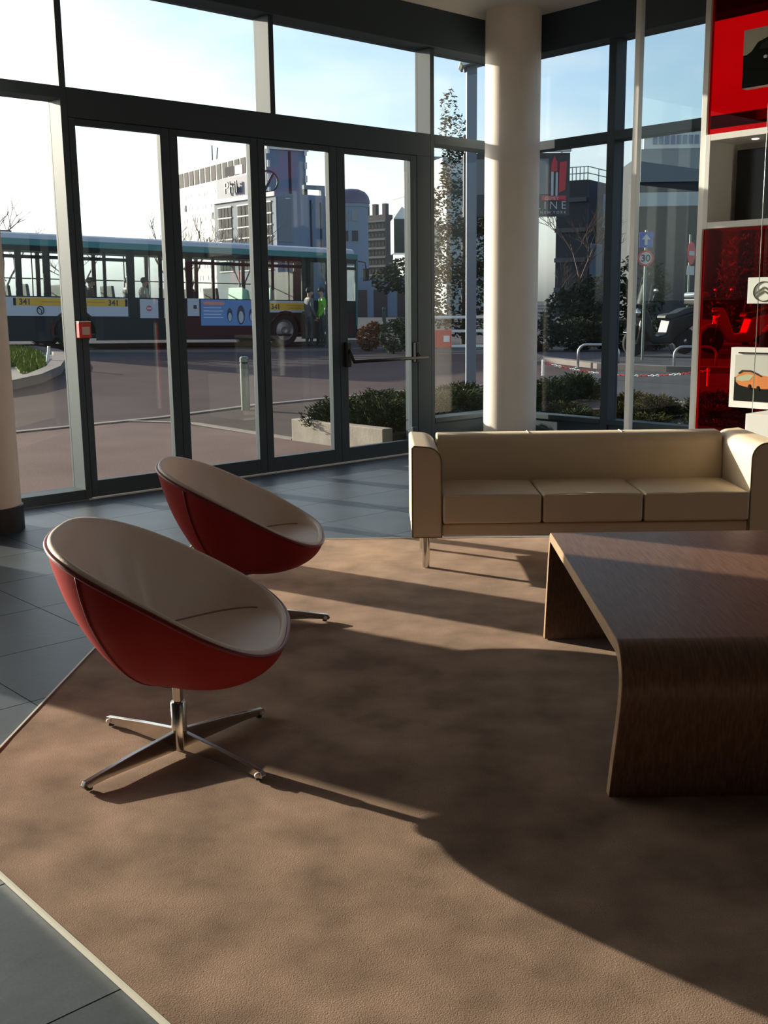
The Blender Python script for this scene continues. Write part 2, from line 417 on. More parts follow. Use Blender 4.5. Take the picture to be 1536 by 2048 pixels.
MB().box(.322-ox, 2.042-ox, 5.945-oy, 6.45-oy, .19, .262).build('front_rail', M['leather'], t, bevel=.012, segs=2)
def cushion(u0, u1):
    bm = bmesh.new(); nx, ny, nz_ = 12, 10, 4
    x0, x1, y0, y1, z0, z1 = u0+.003, u1-.003, 5.915-oy, 6.432-oy, .268, .43
    grid = {}
    mb = MB()
    def top(a, b): return z1+.012*math.sin(PI*min(max(a, 0), 1))**.6*math.sin(PI*min(max(b*.9+.05, 0), 1))**.6
    n = 14
    vs_ = [(x0+(x1-x0)*i/n, y0+(y1-y0)*j/n, top(i/n, j/n)) for j in range(n+1) for i in range(n+1)]
    fs_ = [(j*(n+1)+i, j*(n+1)+i+1, (j+1)*(n+1)+i+1, (j+1)*(n+1)+i) for j in range(n) for i in range(n)]
    b0 = len(vs_)
    ring = [i for i in range(n+1)]+[j*(n+1)+n for j in range(1, n+1)]+[n*(n+1)+i for i in range(n-1, -1, -1)]+[j*(n+1) for j in range(n-1, 0, -1)]
    vs_ += [(vs_[k][0], vs_[k][1], z0) for k in ring]
    m_ = len(ring)
    fs_ += [(ring[k], b0+k, b0+(k+1) % m_, ring[(k+1) % m_]) for k in range(m_)]
    fs_ += [tuple(b0+k for k in range(m_))[::-1]]
    bm.free()
    o = MB().add(vs_, fs_).build('seat_cushion', M['leather'], t, bevel=.016, segs=3)
    mb = MB(); e = .004
    mb.tube([(x0+.012, y0+e, z1-.004), (x1-.012, y0+e, z1-.004)], .004, 5)
    mb.build('piping', M['leather'], o, smooth=True)
cushion(.326-ox, .882-ox); cushion(.884-ox, 1.447-ox); cushion(1.449-ox, 2.04-ox)
for u_, v_ in ((.236, 5.975), (.236, 6.45), (2.128, 5.975), (2.128, 6.45)):
    MB().lathe([(.021, .012), (.021, .195)], u_-ox, v_-oy, 20).build('leg', M['chrome'], t, smooth=True, auto=40)
# ------------------------------------------------------------------ coffee table
t = thing('coffee_table', 'low walnut veneer coffee table bent down into panel legs at both ends', 'table', uvw(1.3, 3.85, .004), UVROT)
ox, oy = 1.3, 3.85
TH = .04
outer = [(3.052, .012), (3.03, .12), (3.000, .24), (2.985, .32)]+[(3.115+.132*math.cos(R(a)), .363+.132*math.sin(R(a))) for a in (180, 168, 156, 144, 132, 120, 108, 96, 90)]+[(3.6, .495), (4.1, .495)]+[(4.605+.055*math.cos(R(a)), .44+.055*math.sin(R(a))) for a in (90, 70, 50, 30, 10)]+[(4.662, .38), (4.66, .2), (4.655, .012)]
def offs(pl, d_):
    out = []
    for i, p in enumerate(pl):
        a = pl[max(i-1, 0)]; b = pl[min(i+1, len(pl)-1)]
        tx, ty = b[0]-a[0], b[1]-a[1]; l_ = math.hypot(tx, ty)
        out.append((p[0]+ty/l_*d_, p[1]-tx/l_*d_))
    out[0] = (out[0][0], .012); out[-1] = (out[-1][0], .012)
    return out
inner = offs(outer, TH)
def tx(u, v, z): return (u-ox+(.0236*(v-3.04)+.020*z/.495 if u < 1 else 0), v-oy, z)
n = len(outer); U0, U1 = .672, 2.02
vs_ = []
for u_ in (U0, U1):
    vs_ += [tx(u_, *p) for p in outer]+[tx(u_, *p) for p in inner]
fs_ = []
for i in range(n-1):
    fs_ += [(i, i+1, 2*n+i+1, 2*n+i), (n+i, 3*n+i, 3*n+i+1, n+i+1)]
fs_ += [(0, 2*n, 3*n, n), (n-1, 2*n-1, 4*n-1, 3*n-1)]
MB().add(vs_, fs_).build('bent_panel', M['wood'], t, smooth=True, auto=35)
for side, b0, nm in ((0, 0, 'left'), (1, 2*n, 'right')):
    fv = []; ff = []
    dx = -.003 if side == 0 else .003
    for k in range(n):
        for src in (outer, inner):
            p = tx((U0, U1)[side], *src[k]); fv.append((p[0], p[1], p[2])); fv.append((p[0]+dx, p[1], p[2]))
    for k in range(n-1):
        a = 4*k; b = 4*(k+1)
        ff += [(a+1, b+1, b+3, a+3), (a, b, b+1, a+1), (a+2, a+3, b+3, b+2), (a, a+2, b+2, b)]
    ff += [(0, 1, 3, 2), (4*n-4, 4*n-2, 4*n-1, 4*n-3)]
    MB().add(fv, ff).build('edge_band', M['edge'], t, label='lighter veneer edge band')
# ------------------------------------------------------------------ swivel tub chairs
CP = dict(s=.008, z=.612, t=.481, a=.411, b=.424, e=-.121, pw=2.835, k=-.023, k3=.014, kb=-.015)
def rim_pt(th):
    c, sn = math.cos(th), math.sin(th)
    x = math.copysign(abs(c)**(2/CP['pw']), c); y = math.copysign(abs(sn)**(2/CP['pw']), sn)
    nrm = CP['k']*(x*x-.5)+CP['k3']*x**3+CP['kb']*y*y
    return Vector((CP['s']+CP['a']*x*math.cos(CP['t'])+nrm*math.sin(CP['t']), CP['b']*y*(1-CP['e']*x), CP['z']-CP['a']*x*math.sin(CP['t'])+nrm*math.cos(CP['t'])))
NR = 96
# even arc-length spacing round the rim
_dense = [rim_pt(2*PI*i/2000) for i in range(2001)]
_acc = [0]
for i in range(2000): _acc.append(_acc[-1]+(_dense[i+1]-_dense[i]).length)
RIM = []
j = 0
for k in range(NR):
    tgt = _acc[-1]*k/NR
    while _acc[j+1] < tgt: j += 1
    f_ = (tgt-_acc[j])/max(1e-9, _acc[j+1]-_acc[j]); RIM.append(_dense[j].lerp(_dense[j+1], f_))
ZB, CX0 = .266, .0
def shell_pt(p, al, sc=1.0, zb=ZB, fl_=.10):
    c, s_ = math.cos(al), math.sin(al)
    c = max(c, 0)*(1-(.11 if p.x < 0 else .11-.09*min(1, p.x/.3))*math.sin(2*al))
    return Vector((CX0+(p.x-CX0)*c*sc, p.y*c*sc, zb+(p.z-zb)*(1-s_)))
def ring_mesh(mb, rings, mi=0, close=False, ks=None):
    n_ = NR
    idx = list(range(NR)) if ks is None else ks
    vs_ = [r_[k] for r_ in rings for k in idx]; m_ = len(idx); fs_ = []
    for i in range(len(rings)-1):
        for k in range(m_ if ks is None else m_-1):
            fs_.append((i*m_+k, i*m_+(k+1) % m_, (i+1)*m_+(k+1) % m_, (i+1)*m_+k))
    mb.add(vs_, fs_, mi)
def seat_z(x):
    z = .392+.075*(x+.1)
    if x > .24: z -= .55*(x-.24)**2
    return z
def make_chair(label, u, v, phi, legrel):
    t = thing('swivel_tub_chair', label, 'chair', uvw(u, v, .004), UVROT+phi, 'red and cream tub chairs on the carpet')
    AL = [PI/2*i/18 for i in range(18)]+[PI/2*.985]
    kb0, kb1 = int(NR*.36), NR-int(NR*.36)
    back = list(range(kb0, kb1+1)); side_ = [k % NR for k in range(kb1, NR+kb0+1)]
    rings = [[shell_pt(p, a) for p in RIM] for a in AL]
    for i, row in enumerate(rings):            # the shell is squarer where the back panel is sewn on
        g_ = min(1, i/4)*.09
        for k in range(NR):
            w_ = math.exp(-((k-kb0-1)/8)**2)+math.exp(-((k-kb1+1)/8)**2)
            row[k] = Vector((row[k].x, row[k].y*(1+g_*w_), row[k].z))
    m1 = MB(); ring_mesh(m1, rings, ks=side_); m1.build('side_shell', M['redcloth'], t, smooth=True)
    m2 = MB(); ring_mesh(m2, [[p*1 for p in r_] for r_ in rings], ks=back); m2.build('back_shell', M['redcloth'], t, smooth=True)
    MB().lathe([(.075, ZB-.004), (.075, ZB+.02)], CX0, 0, 24).build('under_plate', M['black'], t, smooth=True, auto=40)
    for kk in (kb0, kb1):
        MB().tube([r_[kk]+(r_[kk]-Vector((0, 0, .6))).normalized()*.001 for r_ in rings], .004, 6).build('seam', M['redpipe'], t, smooth=True)
    mp_ = MB(); pts = RIM+[RIM[0], RIM[1]]
    mp_.tube(pts, .0075, 8, cap=False); mp_.build('rim_piping', M['redpipe'], t, smooth=True)
    # liner: rolled lip, wall with soft creases, then clipped by the seat
    ctr = Vector((CP['s'], 0, 0))
    def lip(p, f_, dz): return Vector((CX0+(p.x-CX0)*f_, p.y*f_, p.z+dz-(1-f_)*.0))
    lr = [[lip(p, .992, .0) for p in RIM], [lip(p, .982, .012) for p in RIM], [lip(p, .962, .017) for p in RIM], [lip(p, .94, .012) for p in RIM], [lip(p, .925, -.004) for p in RIM]]
    zi = .315
    for a in [PI/2*i/22 for i in range(1, 23)]:
        row = []
        for k, p in enumerate(RIM):
            q0 = lip(p, .925, -.004)
            c, s_ = math.cos(a), math.sin(a)
            c *= 1-.06*math.sin(2*a)
            q = Vector((CX0+(q0.x-CX0)*max(c, .01), q0.y*max(c, .01), zi+(q0.z-zi)*(1-s_)))
            ang = math.atan2(q0.y, -q0.x)
            w_ = math.exp(-((ang-.55)/.8)**2)*math.sin(PI*min(1, max(0, (a/(PI/2)-.05)*1.35)))
            q += Vector((1, 0, .15))*w_*(.010*math.sin(ang*19+1.2*math.sin(a*3))+.006*math.sin(ang*31+1))
            row.append(q)
        lr.append(row)
    m3 = MB(); ring_mesh(m3, lr); m3.build('liner', M['liner'], t, smooth=True)
    # seat pad: dished top that meets the wall in a crease
    rr = []
    edge_c = []
    for p in RIM:
        q0 = lip(p, .925, -.004); lo, hi = .05, 1.0
        for _ in range(30):
            c = (lo+hi)/2
            al_ = math.acos(c); zl = zi+(q0.z-zi)*(1-math.sin(al_)); cx_ = c*(1-.06*math.sin(2*al_))
            if zl < seat_z(CX0+(q0.x-CX0)*cx_): lo = c
            else: hi = c
        edge_c.append((q0, lo*(1-.06*math.sin(2*math.acos(lo)))+.004))
    for f_ in [1.022, .985, .95, .88, .75, .55, .3, .02]:
        row = []
        for q0, c in edge_c:
            x = CX0+(q0.x-CX0)*c*f_; y = q0.y*c*f_
            z = seat_z(x)-.016*(1-min(1, abs(f_))**2)
            if c > .98: z = min(z, q0.z+.015+.08*(1-f_)) if f_ > .7 else z
            row.append(Vector((x, y, z)))
        rr.append(row)
    base_ = [Vector((q.x*.93, q.y*.93, q.z-.02)) for q in rr[0]]
    m4 = MB(); ring_mesh(m4, [base_]+rr); m4.build('seat_pad', M['liner'], t, smooth=True, auto=48)
    run = [Vector((rr[1][k].x*.992, rr[1][k].y*.992, rr[1][k].z+.002)) for k in list(range(NR*13//96, NR*83//96+1)) if edge_c[k][1] < .962]
    MB().tube(run, .003, 6).build('crease_shade_line', M['crease'], t, smooth=True)  # thin darker tube added so the crease shade is in the colour
    # pedestal
    MB().lathe([(.0265, .022), (.0265, .186), (.024, .190)], 0, 0, 28).build('pedestal', M['chrome'], t, smooth=True, auto=40)
    MB().lathe([(.018, .186), (.018, ZB+.01)], 0, 0, 20).build('gas_stem', M['chrome'], t, smooth=True, auto=40)
    for q in range(4):
        a = R(legrel+90*q); L_ = .392; wd = .0085
        rm = Matrix.Rotation(a, 4, 'Z')
        pr = [(.018, .022), (.30, .026), (L_, .020), (L_+.006, .030), (L_-.004, .044), (.20, .070), (.018, .090)]
        lg = MB().prism(pr, 'y', -wd, wd).xf(rm).build('leg', M['chrome'], t, bevel=.002)
        MB().lathe([(.010, .012), (.012, .016), (.010, .024)], L_-.02, 0, 12).xf(rm).build('foot', M['black'], lg, smooth=True)
        for s_ in (-1, 1):
            MB().ball((L_-.017, s_*(wd+.003), .030), .0085, 10).xf(rm).build('stud', M['white'], lg, smooth=True)
    return t
make_chair('nearer red tub chair with cream lining, whole chrome four arm foot in view', -.698, 3.44, .044, 48.8)
make_chair('farther red tub chair with cream lining, standing behind the other toward the doors', -.659, 4.925, .072, -2.6)
# ------------------------------------------------------------------ display wall in front of the right glazing
t = thing('display_partition', 'glass display partition with white posts and red tinted panes at the right', 'partition', (8.2, 0, 0))
for y0, y1 in ((5.735, 5.788), (5.068, 5.118), (1.6, 1.65)):
    MB().box(0, .06, y0, y1, 0, ZC).build('post', M['white'], t, bevel=.003)
MB().box(.024, .036, 5.118, 5.735, .02, ZC-.02).build('clear_pane', M['clear'], t)
MB().box(.024, .036, 4.505, 5.068, .02, 2.05).build('red_pane', M['redglass'], t, label='lower red tinted pane')
MB().box(.024, .036, 4.505, 5.068, 2.79, ZC-.02).build('red_pane', M['redglass'], t, label='upper red tinted pane')
for y0, y1 in ((1.65, 4.497),):
    MB().box(.024, .036, y0, y1, .02, 2.05).build('red_pane', M['redglass'], t, label='lower red tinted pane')
    MB().box(.024, .036, y0, y1, 2.79, ZC-.02).build('red_pane', M['redglass'], t, label='upper red tinted pane')
MB().box(-.02, .06, 1.65, 3.10, 2.05, 2.79).build('white_fascia', M['white'], t, bevel=.003)
MB().tube([(-.125, 4.462, .0), (-.125, 4.462, ZC)], .0035, 8).build('joint_profile', M['steel'], t, smooth=True)
# lit niche
t = thing('display_niche', 'white framed niche with dark screen and small downlight set in the partition', 'display case', (8.15, 4.1, 2.42))
def bx(n_, m_, *a, **k): return MB().box(*a).build(n_, m_, t, **k)
bx('frame_left', M['white'], 0, .42, .895, .94, -.37, .37, bevel=.003)
bx('frame_right', M['white'], 0, .42, -.94, -.895, -.37, .37, bevel=.003)
bx('frame_top', M['white'], 0, .42, -.895, .895, .32, .37, bevel=.003)
bx('frame_bottom', M['white'], 0, .42, -.895, .895, -.37, -.32, bevel=.003)
bx('back_board', M['white'], .42, .44, -.94, .94, -.37, .37)
bx('screen', mat('dark_screen', (.012, .012, .013), .25), .35, .415, -.85, .855, -.31, .27, bevel=.004)
lt = MB().lathe([(.028, .316), (.028, .322)], .18, .60, 16).build('downlight', mat('lamp_lens', (1, .9, .75), .4, emit=6.0), t)
# photo boards
paper_d = mat('print_black', (.010, .012, .010), .8, spec=.08); paper_w = mat('print_grey', (.52, .52, .47), .5)
orange = mat('print_orange', (.62, .19, .03), .5); pcream = mat('print_cream', (.48, .44, .33), .5); pdark = mat('print_dark_grey', (.035, .036, .034), .8, spec=.08)
t = thing('photo_board', 'white box board with a photo of a black vintage car, high on the red pane', 'picture', (8.12, 4.35, 3.31))
MB().box(0, .08, -.55, .372, -.215, .215).build('board', M['white'], t, bevel=.003)
MB().box(-.002, 0, -.548, .370, -.213, .030).build('lower_print', paper_d, t)
MB().box(-.002, 0, -.548, .370, .030, .213).build('upper_print', pcream, t)
car = [(.36, -.02), (.34, .03), (.30, .05), (.25, .11), (.17, .135), (.0, .14), (-.12, .11), (-.2, .05), (-.42, .03), (-.47, -.08), (.33, -.09)]
MB().prism(car, 'x', -.004, -.001).build('car_print', paper_d, t)
MB().prism([(.235, .055), (.215, .095), (.155, .115), (.0, .12), (.0, .055)], 'x', -.0055, -.003).build('window_print', pdark, t)
MB().ball((-.004, .18, -.005), (.003, .018, .014), 10).build('headlamp_print', M['white'], t)
t = thing('emblem_board', 'white tile with a double chevron emblem in an oval, right edge of frame', 'sign', (8.14, 4.42, 1.545))
MB().box(0, .05, -.18, .175, -.103, .103).build('board', mat('tile_white', (.72, .74, .70), .45), t, bevel=.003)
pts = [(-.003, .0+.088*math.sin(2*PI*k/40)+.034, -.008+.076*math.cos(2*PI*k/40)) for k in range(42)]
olive = mat('olive_print', (.13, .14, .07), .5)
MB().tube(pts, .0045, 6, cap=False).build('oval', olive, t)
for dz in (.0, -.030):
    MB().prism([(.072+.034, -.016+dz), (.034, .030+dz), (-.072+.034, -.016+dz), (-.072+.034, -.024+dz), (.034, .021+dz), (.072+.034, -.024+dz)], 'x', -.006, 0).build('chevron', olive, t)
t = thing('photo_board', 'white framed board with a photo of an orange sports car, low right', 'picture', (8.13, 4.35, .85))
MB().box(0, .10, -.60, .358, -.245, .243).build('board', M['white'], t, bevel=.003)
MB().box(-.002, 0, -.56, .316, -.19, .005).build('lower_print', paper_d, t)
MB().box(-.002, 0, -.56, .316, .005, .185).build('upper_print', paper_w, t)
MB().box(-.012, 0, -.56, .285, .196, .206).build('slot', paper_d, t)
car = [(.305, .0), (.30, -.035), (.27, -.06), (.20, -.075), (.05, -.085), (-.02, -.08), (-.09, -.055), (-.10, -.02), (-.05, .0), (.03, .02), (.13, .03), (.17, .05), (.24, .05), (.28, .03)]
MB().prism(car, 'x', -.004, -.001).build('car_print', orange, t)
MB().prism([(.29, .005), (.30, -.02), (.25, -.03), (.18, -.02), (.14, .025), (.2, .03)], 'x', -.005, -.002).build('panel_print', mat('print_pale_green', (.42, .45, .28), .5), t)
MB().prism([(.27, .03), (.24, .05), (.17, .05), (.12, .03), (.08, .012), (.07, .018), (.12, .042), (.17, .062), (.25, .062), (.285, .035)], 'x', -.006, -.002).build('hood_print', pdark, t)
for y, z in ((.175, -.07), (-.03, -.078), (.10, -.08)):
    MB().ball((-.003, y, z), (.004, .018, .022), 10).build('wheel_print', paper_d, t)
t = thing('white_plinth', 'white plinth under the orange car board at the right frame edge', 'stand', (7.78, 4.1, 0))
MB().box(.02, .4, -.5, .265, .05, .598).build('body', M['white'], t, bevel=.004)
MB().box(.05, .38, -.47, .235, 0, .05).build('foot', M['black'], t)
# ------------------------------------------------------------------ outside ground
def gz(x, y):                  # the street climbs gently away from the building and to the left
    t_ = min(1, max(0, (math.hypot(x, y)-14)/12)); t_ = t_*t_*(3-2*t_)
    u = math.sin(YAW)*x-math.cos(YAW)*y; v = max(.1, math.cos(YAW)*x+math.sin(YAW)*y)
    return t_*(.2+.2*min(1.3, max(0, (-.09-u/v)/.265)))
M['asphalt'] = mat('asphalt', (.080, .080, .090), .95, spec=.03, var=.12, vscale=1.2, bump=.2, bscale=40)
M['pink'] = mat('reddish_asphalt', (.150, .108, .100), .95, spec=.03, var=.14, vscale=.9, bump=.2, bscale=40)
M['lane'] = mat('purple_asphalt', (.088, .068, .070), .95, spec=.03, var=.16, vscale=.5, bump=.2, bscale=40)
M['walk'] = mat('brown_asphalt', (.085, .070, .064), .95, spec=.03, var=.15, vscale=1.0, bump=.2, bscale=40)
M['soil'] = mat('soil', (.07, .05, .035), .95, var=.3, vscale=5)
M['kerb'] = mat('kerb_stone', (.16, .135, .125), .8, var=.1, vscale=3)
M['concrete'] = mat('concrete', (.25, .22, .18), .85, var=.18, vscale=5, bump=.2, bscale=30)
xs = [-300, -120, -60, -30, -15, -8, -3.1, 0, 2, 4, 5.5, 6.4, 7.30, 8.1, 8.95, 9.7, 10.5, 11.5, 12.5, 13.2, 14, 14.8, 15.5, 16.2, 17, 17.8, 18.5, 19.2, 20, 21, 22, 23, 24, 26, 28, 30, 34, 40, 60, 100, 200, 500]
ys = [-120, -40, -15, -5.2, 0, 2, 4, 6, 7.97, 9.6, 11, 12.75, 13.4, 14, 14.8, 15.5, 16.2, 17, 17.8, 18.5, 19.2, 20, 21, 22, 23, 24, 25, 26, 27, 28, 30, 34, 40, 60, 100, 200, 500]
mb = MB(); nx, ny = len(xs), len(ys)
vs_ = [(x, y, gz(x, y)-.004) for y in ys for x in xs]
for j in range(ny-1):
    for i in range(nx-1):
        cx, cy = (xs[i]+xs[i+1])/2, (ys[j]+ys[j+1])/2
        if -3.1 < cx < 8.95 and -5.2 < cy < 7.97: continue
        if cy < 12.75 and cx < 7.3: k = 1
        elif cy < 12.75 and cx < 14: k = 3
        elif cx < 22 and 12.75 < cy < 22 and cx < 14+cy*.3: k = 2
        else: k = 0
        mb.f.append((j*nx+i, j*nx+i+1, (j+1)*nx+i+1, (j+1)*nx+i)); mb.m.append(k)
mb.v = vs_
mb.build('ground', [M['asphalt'], M['pink'], M['lane'], M['walk']], kind='structure')
def ribbon(name, pts, wd, h, m, parent=None, kind='structure', zoff=0):
    vs_ = []; fs_ = []
    P_ = [Vector((p[0], p[1], 0)) for p in pts]
    for i, p in enumerate(P_):
        d_ = (P_[min(i+1, len(P_)-1)]-P_[max(i-1, 0)]).normalized(); n_ = Vector((-d_.y, d_.x, 0))*wd/2
        z = gz(p.x, p.y)+zoff
        for q in (p-n_, p+n_): vs_ += [(q.x, q.y, z-.02), (q.x, q.y, z+h)]
    for i in range(len(P_)-1):
        a, b = 4*i, 4*i+4
        fs_ += [(a, b, b+1, a+1), (a+1, b+1, b+3, a+3), (a+3, b+3, b+2, a+2)]
    fs_ += [(0, 1, 3, 2), tuple(4*len(P_)-4+k for k in (0, 2, 3, 1))]
    return MB().add(vs_, fs_).build(name, m, parent, kind=kind)
ribbon('trim_40', [(-6, 12.35), (0, 12.5), (5.4, 12.62), (7.5, 12.72), (9.2, 13.05), (11, 13.0), (12.3, 12.9), (15, 12.2)], .13, .012, M['kerb'])
ribbon('trim_41', [(7.33, 9.55), (7.36, 10.2), (7.45, 11.8), (7.0, 12.66)], .10, .010, M['kerb'])
ribbon('trim_42', [(21.5, 18.8), (18.4, 15.2), (17.6, 13.0), (17.8, 11.6), (18.6, 9.5), (20, 6)], .22, .10, M['kerb'])
ribbon('trim_43', [(12.2, 10.6), (12.15, 10.05), (12.45, 9.3), (12.9, 8.2), (13.0, 2)], .16, .10, M['kerb'])
ribbon('trim_44', [(13.0, 25.3), (14.5, 24.55), (16.7, 24.0), (18.3, 23.2), (19.5, 22.3), (24.5, 19.5)], .18, .05, M['kerb'])
ribbon('trim_45', [(9, 27.9), (14, 28.3), (17.5, 27.9), (20.5, 26.6), (24, 26.4)], .14, .10, M['kerb'])
# ------------------------------------------------------------------ planter and planting
t = thing('planter', 'low pale concrete planter wall outside the right hand door', 'planter', (7.25, 8.0, -.01))
MB().box(0, .14, 0, 1.5, 0, .25).build('front_wall', M['concrete'], t, bevel=.012)
MB().box(.14, 5.0, 1.36, 1.5, 0, .25).build('back_wall', M['concrete'], t, bevel=.012)
MB().box(.14, 5.0, .05, 1.36, 0, .17).build('soil', M['soil'], t)
MB().box(8.98, 12.5, 1.0, 8.04, 0, .06).build('planting_bed', M['soil'], kind='structure')
M['juniper'] = mat('juniper_green', (.030, .043, .014), .9, spec=.1, var=.4, vscale=9)
M['juniper2'] = mat('juniper_brownish', (.060, .056, .018), .9, spec=.1, var=.4, vscale=9)
M['leafdark'] = mat('dark_leaf', (.014, .020, .009), .9, spec=.1, var=.4, vscale=4)
M['leafmid'] = mat('mid_leaf', (.030, .038, .015), .9, spec=.1, var=.4, vscale=4)
M['twig'] = mat('bare_twig', (.09, .062, .05), .9)
M['rust'] = mat('rust_leaf', (.16, .065, .028), .9, spec=.1, var=.3, vscale=6)
M['greygreen'] = mat('grey_green_leaf', (.07, .074, .04), .9, spec=.1, var=.3, vscale=6)
M['bark'] = mat('bark', (.07, .055, .045), .9)
M['grass'] = mat('lawn_grass', (.13, .17, .03), .9, spec=.1, var=.35, vscale=8)
def juniper_mesh(seed, rx, ry, h, n):
    r_ = random.Random(seed); mb = MB()
    for _ in range(n):
        a = r_.uniform(0, 2*PI); e = math.asin(r_.uniform(.02, .98)); k = r_.uniform(.55, 1.0)
        lump = 1+.22*math.sin(3*a+seed)+.16*math.sin(7*a+2.3*e*3+seed)
        p = Vector((rx*k*lump*math.cos(e)*math.cos(a), ry*k*lump*math.cos(e)*math.sin(a), h*k*(.8+.3*lump*.5)*math.sin(e)))
        d_ = Vector((math.cos(a)*.9, math.sin(a)*.9, .5+r_.uniform(-.3, .8)))+Vector((r_.uniform(-.6, .6), r_.uniform(-.6, .6), 0)); d_.normalize()
        L_ = r_.uniform(.028, .066); w_ = L_*.20
        s_ = d_.cross(Vector((0, 0, 1))).normalized()*w_; u_ = d_.cross(s_).normalized()*w_
        mb.add([p+s_, p-s_*.5+u_*.9, p-s_*.5-u_*.9, p+d_*L_], [(0, 1, 3), (1, 2, 3), (2, 0, 3)])
    return mb
jm = [juniper_mesh(k, .42, .38, .40, 4200) for k in range(3)]
spots = [(7.62, 9.05, .17, 0), (7.70, 8.45, .17, 1), (8.25, 9.15, .17, 1), (8.3, 8.6, .17, 2), (8.95, 9.2, .17, 0), (9.0, 8.6, .17, 1), (9.6, 9.15, .17, 2), (9.75, 8.55, .17, 0), (10.4, 9.1, .17, 1), (11.1, 9.0, .17, 2), (11.8, 9.1, .17, 0)]
def juniper(i, x, y, z, k, sc, m, label, group):
    key = (k, m.name)
    if key not in juniper.cache:
        o = jm[k].build('juniper_shrub', m); juniper.cache[key] = o
    else:
        o = juniper.cache[key].copy(); C.objects.link(o)
    o.location = (x, y, z); o.rotation_euler = (0, 0, i*1.9); o.scale = (sc, sc, sc*(.9+.05*(i % 4)))
    tag(o, label, 'shrub', group)
juniper.cache = {}
PL = ['dark green juniper at the back left end', 'dark green juniper at the front left', 'second juniper of the back row', 'second juniper of the front row', 'third juniper of the back row', 'third juniper of the front row', 'fourth juniper of the back row', 'fourth juniper of the front row', 'third juniper from the right end', 'second juniper from the right end', 'last juniper at the right end']
for i, (x, y, z, k) in enumerate(spots):
    juniper(i, x, y, z, k, .92, M['juniper'], PL[i]+' of the concrete planter outside the doors', 'junipers in the concrete planter')
bed = [(9.6, 7.4), (10.4, 7.3), (11.3, 7.5), (12.0, 7.2), (9.7, 6.5), (10.6, 6.4), (11.5, 6.6), (12.1, 6.3), (9.6, 5.6), (10.5, 5.5), (11.4, 5.6), (12.0, 5.3), (9.7, 4.7), (10.6, 4.6), (11.5, 4.7), (12.2, 4.4), (10.2, 8.0), (11.6, 8.1)]
for i, (x, y) in enumerate(bed):
    juniper(i, x+.1*math.sin(i*3), y, .05, i % 3, .78, M['juniper2'] if i % 3 else M['juniper'], ('olive' if i % 3 else 'green')+' low shrub, '+('first', 'second', 'third', 'fourth', 'last')[min(i % 4 if i < 16 else 4, 4)]+' from the window, '+('row nearest the corner', 'second row', 'third row', 'fourth row', 'corner row' if i == 16 else 'outer gap')[min(i//4, 4) if i < 17 else 4]+' of the right bed', 'ground cover in the right bed')
# ------------------------------------------------------------------ trees
def crown_mesh(seed, lumps, n, size):
    r_ = random.Random(seed); mb = MB(); tot = sum(l[3]**2 for l in lumps)
    for (x, y, z, rr, rz_) in lumps:
        for _ in range(int(n*rr*rr/tot)):
            d_ = Vector((r_.gauss(0, 1), r_.gauss(0, 1), r_.gauss(0, 1))).normalized()*r_.uniform(.45, 1)**.5
            p = Vector((x+d_.x*rr, y+d_.y*rr, z+d_.z*rz_))
            a = Vector((r_.gauss(0, 1), r_.gauss(0, 1), r_.gauss(0, 1))).normalized(); b = a.orthogonal().normalized()
            s_ = size*r_.uniform(.6, 1.3)
            mb.add([p-a*s_, p+b*s_*.55, p+a*s_, p-b*s_*.55], [(0, 1, 2, 3)])
    return mb
def branch_mesh(seed, h, spread, depth_, r0, up=.6):
    r_ = random.Random(seed); mb = MB()
    def grow(p, d_, L_, r, k):
        q = p+d_*L_; mb.tube([p, p.lerp(q, .5)+Vector((r_.uniform(-.04, .04)*L_, r_.uniform(-.04, .04)*L_, 0)), q], [r, r*.82, r*.65], 5, cap=False)
        if k == 0: return
        for _ in range(3 if k > 1 else 4):
            nd = (d_*up+Vector((r_.uniform(-1, 1), r_.uniform(-1, 1), r_.uniform(-.1, .8)))*spread).normalized()
            grow(p.lerp(q, r_.uniform(.6, 1)), nd, L_*r_.uniform(.55, .8), r*.58, k-1)
    grow(Vector((0, 0, 0)), Vector((0, 0, 1)), h*.36, r0, depth_)
    return mb
def tree(name, label, x, y, seed, lumps, n, size, m, trunk=(2.0, .1), group=None, kind='tree'):
    t = thing(name, label, kind, (x, y, gz(x, y)-.02), 0, group)
    MB().tube([(0, 0, 0), (.03, .02, trunk[0]*.5), (0, 0, trunk[0])], [trunk[1], trunk[1]*.85, trunk[1]*.5], 8).build('trunk', M['bark'], t, smooth=True)
    crown_mesh(seed, lumps, n, size).build('foliage', m, t)
    return t
def bare(name, label, x, y, seed, h, depth_=4, r0=.07, m=None, spread=.55, group=None):
    t = thing(name, label, 'tree', (x, y, gz(x, y)-.02), 0, group)
    branch_mesh(seed, h, spread, depth_, r0).build('branches', m or M['twig'], t)
    return t
tree('conifer', 'tall loose evergreen tree behind the lamp post', 24.0, 22.75, 3, [(0, 0, 1.4, 1.25, 1.2), (.1, 0, 2.7, 1.2, 1.0), (-.1, .1, 3.9, 1.05, .9), (0, 0, 5.0, .8, .8), (-.25, .2, 6.0, .5, .7), (-.35, .3, 6.8, .28, .5)], 9000, .07, M['leafdark'], (6.0, .13))
tree('evergreen_shrub', 'dark evergreen bush right of the column beyond the road', 25.2, 18.6, 4, [(0, 0, 1.0, 1.2, 1.0), (.5, -.8, 1.6, .9, .9), (-.6, .6, .9, .9, .8)], 3000, .09, M['leafdark'], (1.0, .08))
tree('evergreen_shrub', 'taller dark bush left of the right window mullion', 27.6, 15.6, 5, [(0, 0, 1.2, 1.0, 1.2), (.3, .3, 2.2, .7, .8)], 2600, .09, M['leafmid'], (1.2, .08))
